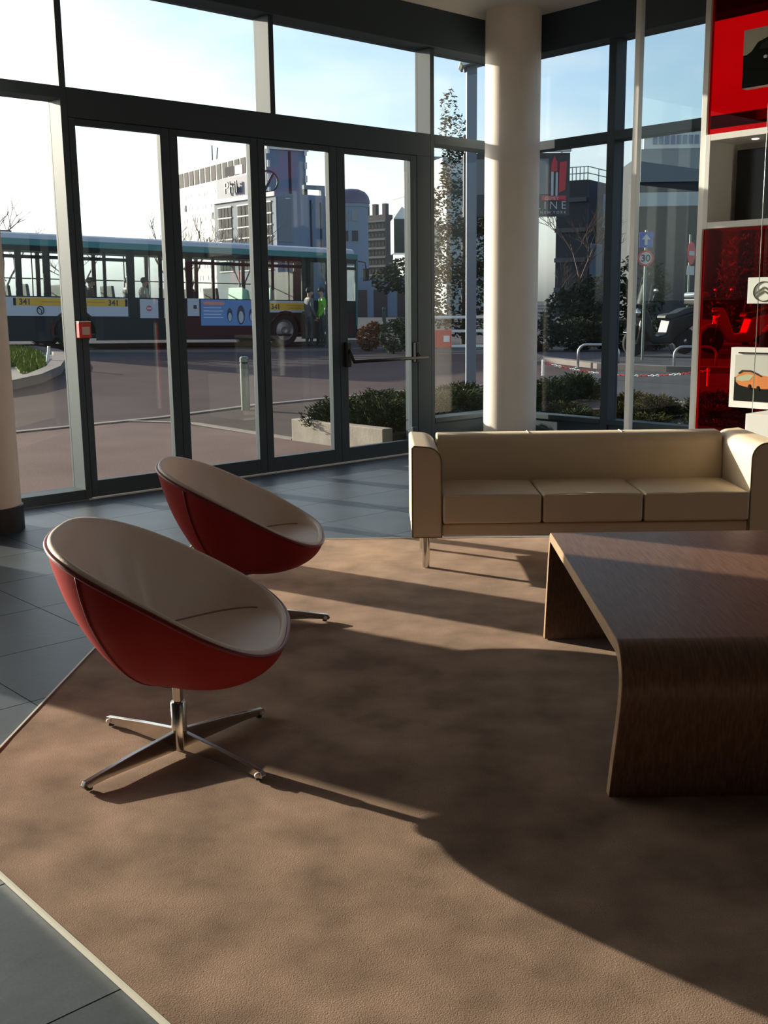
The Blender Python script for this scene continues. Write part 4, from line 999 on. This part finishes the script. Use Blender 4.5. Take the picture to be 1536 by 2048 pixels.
def scooter(loc, rz, body, label, name, top_case=True, screen=True):
    t = thing(name, label, 'motorbike', loc, rz); t.scale = (1.12, 1.12, 1.12)
    wheel(t, -.68, .27, .06); wheel(t, .62, .27, .07)
    # body shells, x forward is negative
    MB().prism([(-.42, .30), (-.30, .22), (.15, .22), (.30, .34), (.80, .62), (1.0, .82), (.88, .90), (.45, .80), (.12, .74), (.02, .42), (-.24, .38), (-.40, .78), (-.50, .95), (-.60, .92), (-.60, .60)], 'y', -.17, .17).build('body_shell', body, t, bevel=.05, segs=3)
    MB().prism([(-.02, .74), (.12, .70), (.45, .78), (.86, .90), (.84, .97), (.50, .93), (.30, .85), (.02, .82)], 'y', -.15, .15).build('seat', M['black'], t, bevel=.04, segs=3)
    MB().prism([(-.92, .48), (-.80, .60), (-.62, .62), (-.52, .55), (-.56, .50), (-.66, .565), (-.78, .54), (-.90, .44)], 'y', -.08, .08).build('front_fender', body, t, bevel=.02)
    for s_ in (-1, 1): MB().tube([(-.68, s_*.085, .27), (-.60, s_*.085, .62), (-.52, s_*.06, .92)], .024, 8).build('fork', M['chrome'], t, smooth=True)
    hb = MB().tube([(-.40, -.36, 1.02), (-.48, -.20, 1.05), (-.50, 0, 1.02), (-.48, .20, 1.05), (-.40, .36, 1.02)], .016, 8).build('handlebar', M['black'], t, smooth=True)
    for s_ in (-1, 1):
        MB().tube([(-.46, s_*.24, 1.05), (-.46, s_*.34, 1.26)], .009, 6).build('mirror_stem', M['black'], hb, smooth=True)
        MB().ball((-.46, s_*.35, 1.29), (.03, .07, .05), 10).build('mirror', M['chrome'], hb, smooth=True)
    MB().ball((-.62, 0, .86), (.07, .11, .09), 12).build('headlamp', M['chrome'], t, smooth=True)
    MB().ball((.98, 0, .78), (.05, .11, .05), 12).build('tail_lamp', M['red'], t, smooth=True)
    ex = MB().lathe([(.03, -.30), (.065, -.26), (.075, .18), (.05, .24), (.02, .24)], n=16, M=Matrix.Translation((.50, .25, .36)) @ Matrix.Rotation(R(-80), 4, 'Y')).build('exhaust', M['chrome'], t, smooth=True, auto=40)
    MB().box(-.05, .30, -.15, .15, .24, .42).build('engine', M['bikeblack'], t, bevel=.03)
    if screen:
        n = 8; vs_ = []; 
        for j in range(5):
            z = .92+.62*j/4
            for i in range(n+1):
                a = (i/n-.5)*1.7; rr = .30-.015*j; vs_.append((-.40-.22*math.cos(a)+.16*j/4, rr*math.sin(a), z+.03*math.cos(a)*(j == 4)))
        fs_ = [(j*(n+1)+i, j*(n+1)+i+1, (j+1)*(n+1)+i+1, (j+1)*(n+1)+i) for j in range(4) for i in range(n)]
        o = MB().add(vs_, fs_).build('windscreen', M['screen'], t, smooth=True)
        sm = o.modifiers.new('thickness', 'SOLIDIFY'); sm.thickness = .004
    if top_case:
        tc_ = MB().box(.74, 1.10, -.21, .21, .99, 1.14).build('top_case', M['bikeblack'], t, bevel=.04, segs=3)
        MB().box(.73, 1.11, -.22, .22, 1.14, 1.26).build('case_lid', M['lampgrey'], tc_, bevel=.06, segs=3)
        MB().box(1.10, 1.115, -.10, .10, 1.10, 1.16).build('case_reflector', M['red'], tc_)
    MB().tube([(.05, -.17, .22), (.12, -.24, .02)], .014, 6).build('stand', M['black'], t, smooth=True)
ba = math.atan2(.672, -.741)
scooter((21.62, 14.32, gz(21.62, 14.32)), ba+PI+R(26), M['bikeblack'], 'black scooter with tall windscreen and grey topped case, seen through the clear pane', 'scooter')
scooter((23.4, 13.3, gz(23.4, 13.3)), ba+PI+R(10), M['bikered'], 'red motorbike parked right of the black scooter, behind the red pane', 'motorbike', False, False)
scooter((23.6, 11.9, gz(23.6, 11.9)), ba+PI+R(14), M['bikered'], 'second red motorbike farther right, behind the emblem tile', 'motorbike', False, True)
# ------------------------------------------------------------------ people
def person(label, loc, rz, joints, edges, radii, regions, mats, hair=None, hands=(), name='person'):
    t = thing(name, label, 'person', loc, rz)
    me = bpy.data.meshes.new('body'); keys = list(joints)
    me.from_pydata([joints[k] for k in keys], [(keys.index(a), keys.index(b)) for a, b in edges], [])
    o = bpy.data.objects.new('body', me); C.objects.link(o)
    sk = o.modifiers.new('skin', 'SKIN'); sk.use_smooth_shade = True
    for i, k in enumerate(keys): me.skin_vertices[0].data[i].radius = radii[k] if isinstance(radii[k], tuple) else (radii[k], radii[k])
    me.skin_vertices[0].data[0].use_root = True
    ss = o.modifiers.new('smooth', 'SUBSURF'); ss.levels = 1; ss.render_levels = 1
    dg = bpy.context.evaluated_depsgraph_get(); dg.update()
    nm = bpy.data.meshes.new_from_object(o.evaluated_get(dg)); bpy.data.objects.remove(o)
    for m in mats: nm.materials.append(m)
    tips = {k: Vector(joints[k]) for k in keys}
    for p in nm.polygons:
        best = min(tips, key=lambda k: (tips[k]-p.center).length - .5*(radii[k][0] if isinstance(radii[k], tuple) else radii[k]))
        p.material_index = regions.get(best, 0); p.use_smooth = True
    o = bpy.data.objects.new('body', nm); C.objects.link(o); o.parent = t
    hd = Vector(joints['head'])
    if hair:
        MB().ball(hd+Vector((.02, 0, .045)), (.105, .088, .095), 14).build('hair', hair, t, smooth=True)
    # face: nose, eyes, mouth, ears on the side the head looks to (-x)
    fc = MB(); fc.ball(hd+Vector((-.105, 0, -.015)), (.022, .013, .02), 8); fc.build('nose', mats[-1], t, smooth=True)
    ey = MB()
    for s_ in (-1, 1): ey.ball(hd+Vector((-.088, s_*.034, .018)), (.010, .012, .008), 8)
    ey.build('eyes', M['black'], t, smooth=True)
    MB().box(hd.x-.096, hd.x-.086, hd.y-.022, hd.y+.022, hd.z-.062, hd.z-.054).build('mouth', M['bb_red'], t, bevel=.003)
    er = MB()
    for s_ in (-1, 1): er.ball(hd+Vector((.01, s_*.084, -.005)), (.018, .010, .03), 8)
    er.build('ears', mats[-1], t, smooth=True)
    for hx in hands:
        p = Vector(joints[hx[0]]); d_ = Vector(hx[1]).normalized(); s_ = Vector(hx[2]).normalized(); u_ = d_.cross(s_)
        mb = MB()
        for k, (o_, L_) in enumerate(((-.027, .068), (-.009, .078), (.009, .073), (.027, .056))):
            a = p+d_*.035+s_*o_; mb.tube([a, a+d_*L_*.5+u_*.004, a+d_*L_*.85+u_*.022], [.0095, .009, .007], 6)
        a = p+s_*(-.032); mb.tube([a, a+d_*.03-s_*.022, a+d_*.062-s_*.026+u_*.01], [.011, .010, .008], 6)
        mb.build('fingers', mats[-1], t, smooth=True)
    return t
skin = mat('skin', (.42, .26, .19), .55); hair_d = mat('dark_hair', (.02, .015, .012), .7)
def standing(H=1.72):
    k = H/1.72
    J = dict(pelvis=(0, 0, .92), waist=(0, 0, 1.06), chest=(-.01, 0, 1.28), neck=(-.0, 0, 1.45), skull=(-.02, 0, 1.53), head=(-.03, 0, 1.60), top=(-.02, 0, 1.68),
             lsh=(0, .17, 1.38), lel=(.02, .23, 1.12), lwr=(-.10, .22, .90), lha=(-.14, .21, .83), rsh=(0, -.17, 1.38), rel=(.02, -.23, 1.12), rwr=(-.12, -.20, .94), rha=(-.17, -.18, .89),
             lhip=(0, .09, .86), lkn=(-.03, .10, .49), lan=(.02, .10, .09), lto=(-.14, .11, .035), rhip=(0, -.09, .86), rkn=(.02, -.10, .49), ran=(.06, -.10, .09), rto=(-.10, -.11, .035))
    E = [('pelvis', 'waist'), ('waist', 'chest'), ('chest', 'neck'), ('neck', 'skull'), ('skull', 'head'), ('head', 'top'), ('chest', 'lsh'), ('lsh', 'lel'), ('lel', 'lwr'), ('lwr', 'lha'), ('chest', 'rsh'), ('rsh', 'rel'), ('rel', 'rwr'), ('rwr', 'rha'), ('pelvis', 'lhip'), ('lhip', 'lkn'), ('lkn', 'lan'), ('lan', 'lto'), ('pelvis', 'rhip'), ('rhip', 'rkn'), ('rkn', 'ran'), ('ran', 'rto')]
    Rd = dict(pelvis=(.15, .13), waist=(.14, .12), chest=(.16, .13), neck=.058, skull=.075, head=.095, top=.06, lsh=.075, lel=.058, lwr=.042, lha=.036, rsh=.075, rel=.058, rwr=.042, rha=.036, lhip=.10, lkn=.068, lan=.048, lto=.04, rhip=.10, rkn=.068, ran=.048, rto=.04)
    J = {a: (b[0]*k, b[1]*k, b[2]*k) for a, b in J.items()}
    return J, E, Rd
J, E, Rd = standing(1.70)
reg = {k: 0 for k in J}
for k in ('pelvis', 'lhip', 'rhip', 'lkn', 'rkn'): reg[k] = 1
for k in ('lan', 'ran', 'lto', 'rto'): reg[k] = 2
for k in ('neck', 'skull', 'head', 'top', 'lha', 'rha'): reg[k] = 3
reg['pelvis'] = 0
green = mat('lime_jacket', (.14, .42, .03), .7)
person('person in a lime green jacket and dark trousers standing by the front of the bus', (20.2, 24.85, gz(20.2, 24.85)), UVROT+R(20), J, E, Rd, reg, [green, M['bb_dark'], M['black'], skin], hair_d, (('lha', (-.4, 0, -1), (-1, 0, .3)), ('rha', (-.5, .1, -1), (-1, 0, .4))))
grey_j = mat('grey_coat', (.12, .12, .13), .8)
person('person in a dark grey coat standing left of the lime green jacket', (20.05, 25.25, gz(20.05, 25.25)), UVROT+R(-150), J, E, Rd, reg, [grey_j, M['bb_dark'], M['black'], skin], hair_d, (('lha', (-.4, 0, -1), (-1, 0, .3)), ('rha', (-.5, .1, -1), (-1, 0, .4))))
# seated passengers, facing the front of the bus
def seated():
    J = dict(pelvis=(0, 0, .10), waist=(.0, 0, .24), chest=(.0, 0, .44), neck=(-.03, 0, .61), skull=(-.05, 0, .68), head=(-.06, 0, .75), top=(-.05, 0, .83),
             lsh=(0, .17, .54), lel=(-.03, .22, .28), lwr=(-.24, .14, .22), lha=(-.31, .11, .21), rsh=(0, -.17, .54), rel=(-.03, -.22, .28), rwr=(-.24, -.14, .22), rha=(-.31, -.11, .21),
             lhip=(-.02, .09, .09), lkn=(-.42, .10, .10), lan=(-.42, .10, -.33), lto=(-.56, .10, -.38), rhip=(-.02, -.09, .09), rkn=(-.42, -.10, .10), ran=(-.42, -.10, -.33), rto=(-.56, -.10, -.38))
    return J, E, Rd
J2, E2, R2 = seated()
bus_m = Matrix.Translation((11.12, 26.63, .42)) @ Matrix.Rotation(R(-5.79), 4, 'Z') @ Matrix.Rotation(R(1.32), 4, 'Y')
coats = [mat('dark_coat', (.03, .03, .035), .8), mat('cream_coat', (.50, .46, .40), .8), mat('brown_coat', (.10, .06, .045), .8)]
for s_, y_, z_, ci, lab in ((.45, .66, .98, 0, 'bus passenger in a dark coat seated at the window by the left column'),
                            (2.80, .66, .98, 2, 'bus passenger in brown seated with head in profile, right of the red call point mullion'),
                            (4.02, 1.0, 1.02, 0, 'bus passenger in a dark coat by the middle bus door, left of the cream coat'),
                            (4.36, .70, 1.02, 1, 'bus passenger with dark hair and a cream coat by the middle bus door')):
    p = bus_m @ Vector((s_, y_, z_))
    person(lab, p, R(-5.79)+PI, J2, E2, R2, reg, [coats[ci], M['bb_dark'], M['black'], skin], hair_d)
# extra seats carrying the two passengers at the door
bus = bpy.data.objects['city_bus']
for s_, y_ in ((4.02, .60),):
    MB().box(s_-.10, s_+.62, .25, 1.45, .86, 1.0).build('seat_base', M['seat'], bus, bevel=.03)
# ------------------------------------------------------------------ buildings
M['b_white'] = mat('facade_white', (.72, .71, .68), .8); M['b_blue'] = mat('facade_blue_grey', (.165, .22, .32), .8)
M['b_pale'] = mat('facade_pale', (.20, .225, .25), .8); M['b_dark'] = mat('facade_slate', (.028, .033, .042), .8, spec=.2); M['b_brown'] = mat('facade_brown', (.065, .045, .05), .8)
M['b_glass'] = mat('window_dark', (.03, .034, .036), .7, spec=.1); M['b_purple'] = mat('dome_purple', (.055, .045, .12), .5); M['b_mirror'] = mat('facade_pale_glass', (.36, .42, .43), .35)
def block(parent, name, A_, B_, depth_, z0, z1, m, **k):
    A_, B_ = Vector((*A_, 0)), Vector((*B_, 0)); d_ = (B_-A_).normalized(); n_ = Vector((-d_.y, d_.x, 0))
    if n_.dot(A_) < 0: n_ = -n_
    P_ = [A_, B_, B_+n_*depth_, A_+n_*depth_]
    o = parent.location
    return MB().prism([(p.x-o.x, p.y-o.y) for p in P_], 'z', z0-o.z, z1-o.z).build(name, m, parent, **k)
def panels(parent, name, A_, B_, cells, m, proud=.12, joined=True, thick=.16):
    """cells: (f0, f1, z0, z1) fractions along A->B; thin boxes proud of the facade towards the street"""
    A_, B_ = Vector((*A_, 0)), Vector((*B_, 0)); d_ = (B_-A_); n_ = Vector((-d_.y, d_.x, 0)).normalized()
    if n_.dot(A_) > 0: n_ = -n_
    o = parent.location; mb = MB(); out = []
    for f0, f1, z0, z1 in cells:
        a, b = A_+d_*f0, A_+d_*f1
        P_ = [a+n_*proud, b+n_*proud, b+n_*(proud-thick), a+n_*(proud-thick)]
        c = mb if joined else MB()
        c.prism([(p.x-o.x, p.y-o.y) for p in P_], 'z', z0-o.z, z1-o.z)
        if not joined: out.append(c.build(name, m, parent))
    if joined: return mb.build(name, m, parent, kind='stuff')
    return out
Lb, Rb = (149.8, 239.4), (142.0, 192.5)
t = thing('slab_building', 'long white slab building with a row of top floor windows, beyond the bus', 'building', (*Lb, 0))
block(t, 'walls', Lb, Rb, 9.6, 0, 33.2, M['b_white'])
block(t, 'roof_slab', (149.9, 240), (141.9, 191.9), 10.2, 33.2, 33.8, M['b_white'])
block(t, 'lift_house', (142.4, 194.6), (142.02, 192.4), 9.4, 33.8, 36.4, M['b_blue'])
panels(t, 'window', Lb, Rb, [(.02+i*.0665, .02+i*.0665+.050, 29.3, 32.6) for i in range(14)], M['b_glass'], .1, False)
panels(t, 'small_windows', Lb, Rb, [(.05+i*.0333+.006*(j % 2), .05+i*.0333+.014+.006*(j % 2), 26.2-j*2.75, 27.2-j*2.75) for i in range(28) for j in range(9) if (i*7+j*3) % 5 != 0], mat('window_faint', (.42, .43, .45), .5), .06)
panels(t, 'open_windows', Lb, Rb, [(.08+.111*i+.03*(i % 3), .093+.111*i+.03*(i % 3), 23.5-(i*5 % 7)*2.75, 25.0-(i*5 % 7)*2.75) for i in range(8)], M['b_glass'], .1)
e0 = Vector((142.0, 192.5)); ed = Vector((.987, -.164))
endA, endB = tuple(e0+ed*.05), tuple(e0+ed*9.55)
def pan_end(name, cells, m, proud=.15, joined=True): return panels(t, name, endA, endB, cells, m, proud, joined)
o = pan_end('shaded_end_wall', [(0, 1, 0, 33.1)], M['b_blue'], .3)  # skylit blue of the shaded end put into the wall colour
pan_end('joint', [(.55, .62, 0, 33)], M['b_dark'], .34)
pan_end('balcony_edges', [(.0, .06, 2+2.75*k, 3.4+2.75*k) for k in range(12)]+[(.94, 1.0, 2+2.75*k, 3.4+2.75*k) for k in range(12)], M['b_white'], .9)
MB().tube([(-3, -20, 33.8), (-3, -20, 37.2)], .12, 6).build('aerial', M['b_dark'], t); MB().tube([(-2.4, -20.8, 33.8), (-2.4, -21.4, 36.6)], .12, 6).build('aerial', M['b_dark'], t)
Lc, Cc, Rc = (98.9, 147.9), (98.2, 131.0), (106.9, 130.0)
t = thing('office_building', 'blue grey office building with white framed window grids and a roof sign', 'building', (*Cc, 0))
block(t, 'walls', Lc, Cc, 12.2, 0, 17.1, M['b_pale'])
panels(t, 'parapet', Lc, Cc, [(-.005, 1.005, 16.7, 17.3)], M['b_white'], .25, False)
for f0, f1 in ((.07, .30), (.40, .66), (.76, .94)):
    panels(t, 'window_grid', Lc, Cc, [(f0+(f1-f0)*i/4+.006, f0+(f1-f0)*(i+1)/4-.004, 15.9-1.62*j-1.38, 15.9-1.62*j) for i in range(4) for j in range(6)], M['b_glass'], .08)
    panels(t, 'grid_frame', Lc, Cc, [(f0-.004, f1+.002, 15.9-1.62*j, 16.1-1.62*j) for j in range(7)], M['b_white'], .14)
panels(t, 'side_wall', Cc, Rc, [(0, 1, 0, 17.0)], M['b_blue'], .15, False)
panels(t, 'pale_panel', Cc, Rc, [(.03, .31, 10.2, 16.6)], M['b_pale'], .24, False)
panels(t, 'downpipe', Cc, Rc, [(.66, .685, 6, 16.3), (.86, .88, 6, 16.0)], M['b_dark'], .3)
block(t, 'roof_duct', (104, 131.5), (107.6, 131.0), .6, 18.0, 18.6, M['b_pale']); block(t, 'duct_leg', (106.9, 131.1), (107.6, 131.0), .6, 17.0, 18.0, M['b_pale']); block(t, 'duct_leg', (104, 131.5), (104.5, 131.4), .6, 17.0, 18.0, M['b_dark'])
sA, sB = (98.95, 146.9), (98.6, 138.2)
panels(t, 'sign_board', sA, sB, [(0, 1, 17.3, 20.3)], mat('sign_board_blue', (.085, .105, .17), .6), .1, False)
text('sign_word', 'Phil', 2.6, M['navy'], t, Matrix.Translation((98.6-Cc[0]-.25, 144.1-Cc[1], 17.9)) @ Matrix.Rotation(math.atan2(-8.7, -.35), 4, 'Z') @ Matrix.Rotation(PI/2, 4, 'X'), .08)
panels(t, 'sign_box', sA, sB, [(.30, .62, 20.6, 21.9)], M['b_dark'], .1, False); panels(t, 'sign_box_red', sA, sB, [(.62, .86, 20.6, 21.9)], M['bb_red'], .1, False)
rg = MB().tube([(7*.0+1.5*math.cos(2*PI*k/20), 0, 18.9+1.5*math.sin(2*PI*k/20)) for k in range(22)], .14, 6, cap=False); rg.tube([(-.5, 0, 17.6), (.9, 0, 20.2)], .2, 6)
ro = rg.build('roof_emblem', M['navy'], t); ro.location = (.4, 2.2, 0); ro.rotation_euler = (0, 0, R(-25))
t = thing('round_tower', 'blue grey round stair tower with a purple dome, right end of the office building', 'building', (109.7, 127.6, 0))
MB().lathe([(2.6, 0), (2.6, 15.3), (2.75, 15.3), (2.75, 15.8)], n=40).build('drum', M['b_blue'], t, smooth=True, auto=40)
MB().lathe([(2.9, 15.8), (2.9, 16.2), (2.7, 16.9), (2.2, 17.5), (1.3, 17.9), (.01, 18.05)], n=40).build('dome', M['b_purple'], t, smooth=True, auto=30)
for z in (10.3, 13.2):
    for a in (-118, -150): MB().box(-.45, .45, -.12, .12, z, z+1.5).xf(Matrix.Rotation(R(a+90), 4, 'Z') @ Matrix.Translation((0, -2.58, 0))).build('window', M['b_glass'] if z < 12 else M['b_pale'], t)
aL, aR = (131.3, 150.9), (132.3, 144.6)
t = thing('apartment_block', 'brown apartment block with stacked balcony bands and roof chimneys', 'building', (*aL, 0))
block(t, 'walls', aL, aR, 9, 0, 16.4, M['b_brown'])
panels(t, 'balcony_band', aL, aR, [(0, 1, 1.2+1.55*k, 1.5+1.55*k) for k in range(10)], mat('band_grey', (.10, .105, .125), .8), .2, False)
panels(t, 'dark_windows', aL, aR, [(.03+.12*i, .11+.12*i, 1.75+1.55*k, 2.6+1.55*k) for i in range(8) for k in range(9)], M['b_glass'], .06)
for f in (.15, .48, .83): block(t, 'chimney', (aL[0]+f*1.0+.4, aL[1]-f*6.3), (aL[0]+f*1.0+.52, aL[1]-f*6.3-.75), .9, 16.4, 18.3, M['b_brown'])
gL, gR = (81.6, 88.0), (75.1, 73.6)
t = thing('glass_building', 'pale mirrored building with a pointed glass oriel, seen through the last door', 'building', (*gL, 0))
block(t, 'walls', gL, gR, 4, 0, 12.9, M['b_mirror'])
panels(t, 'floor_line', gL, gR, [(0, 1, 1.2+1.55*k, 1.28+1.55*k) for k in range(8)], M['b_pale'], .05, False)
block(t, 'upper_storey', (80.2, 85.0), (75.4, 74.4), 3.5, 12.9, 14.6, M['b_white']); block(t, 'roof_box', (79.6, 83.8), (78.2, 80.6), 3, 14.6, 15.6, M['b_pale'])
op = [(76.9, 83.3), (74.3, 80.0), (76.4, 79.0), (79.0, 82.5)]
ol = [(p[0]-gL[0], p[1]-gL[1]) for p in op]; oc = (sum(p[0] for p in ol)/4, sum(p[1] for p in ol)/4)
MB().prism(ol, 'z', 6.1, 9.4).build('oriel', M['b_mirror'], t)
MB().add([(p[0], p[1], 9.4) for p in ol]+[(oc[0]-.3, oc[1]-.2, 10.7)], [(0, 1, 4), (1, 2, 4), (2, 3, 4), (3, 0, 4), (0, 3, 2, 1)]).build('oriel_roof', M['b_mirror'], t)
a_, b_ = Vector((*ol[1], 0)), Vector((*ol[2], 0)); nn = (b_-a_).normalized(); nn = Vector((nn.y, -nn.x, 0))
MB().prism([((a_+nn*.03).x, (a_+nn*.03).y), ((b_+nn*.03).x, (b_+nn*.03).y), (b_.x, b_.y), (a_.x, a_.y)], 'z', 6.15, 9.35).build('oriel_shaded_side', M['b_glass'], t)  # dark sheet, shade of the unlit oriel face put into its colour
t = thing('low_building', 'low blue grey wall building behind the shrubs and street posts', 'building', (59.2, 67.8, 0))
block(t, 'walls', (58.2, 68.6), (63.5, 64.2), 6, 0, 3.4, M['b_blue'])
panels(t, 'shutter', (58.2, 68.6), (63.5, 64.2), [(.1, .26, .2, 2.4), (.34, .5, .2, 2.4), (.62, .86, .2, 2.2)], M['b_brown'], .05, False)
dL, dC, dR = (64.0, 51.58), (64.7, 49.35), (80.5, 53.6)
t = thing('dark_building', 'dark slate building with a roof railing, right of the billboard', 'building', (*dC, 0))
block(t, 'walls', dL, dC, 14, 0, 9.8, M['b_dark'])
panels(t, 'ledge', dL, dC, [(0, 1, 2+2.1*k, 2.3+2.1*k) for k in range(4)], mat('ledge_slate', (.05, .058, .075), .8), .25, False)
panels(t, 'side_wall', dC, dR, [(0, 1, 0, 9.78)], mat('facade_slate_blue', (.03, .042, .068), .8, spec=.2), .12, False)
panels(t, 'pale_window', dC, dR, [(.16, .30, 6.6, 9.0), (.02, .16, 2.4, 5.4)], M['b_blue'], .2, False)
for a_, b_ in ((dL, dC), (dC, dR)):
    mb = MB(); P_ = [Vector((a_[0]+(b_[0]-a_[0])*k/8-dC[0], a_[1]+(b_[1]-a_[1])*k/8-dC[1], 0)) for k in range(9)]
    for z in (10.25, 10.7): mb.tube([p+Vector((0, 0, z)) for p in P_], .035, 5)
    for p in P_: mb.tube([p+Vector((0, 0, 9.8)), p+Vector((0, 0, 10.7))], .035, 5)
    mb.build('railing', M['b_pale'], t)
wL, wR = (57.0, 39.6), (76.0, 20.6)
t = thing('banded_building', 'dark building with pale upper bands and a roof sign, behind the clear glass pane', 'building', (*wL, 0))
block(t, 'walls', wL, wR, 12, 0, 9.9, mat('facade_grey', (.045, .052, .058), .8, spec=.2))
panels(t, 'pale_band', wL, wR, [(0, .3, 6.9, 7.7)], M['b_mirror'], .1, False)
panels(t, 'upper_wall', wL, wR, [(0, .3, 8.3, 10.2)], M['b_pale'], .15, False)
panels(t, 'roof_sign', wL, wR, [(.005, .14, 10.2, 11.2)], M['b_white'], .2, False)
panels(t, 'sign_letters', wL, wR, [(.025+.013*k, .034+.013*k, 10.45, 10.95) for k in range(8)], M['b_blue'], .26)
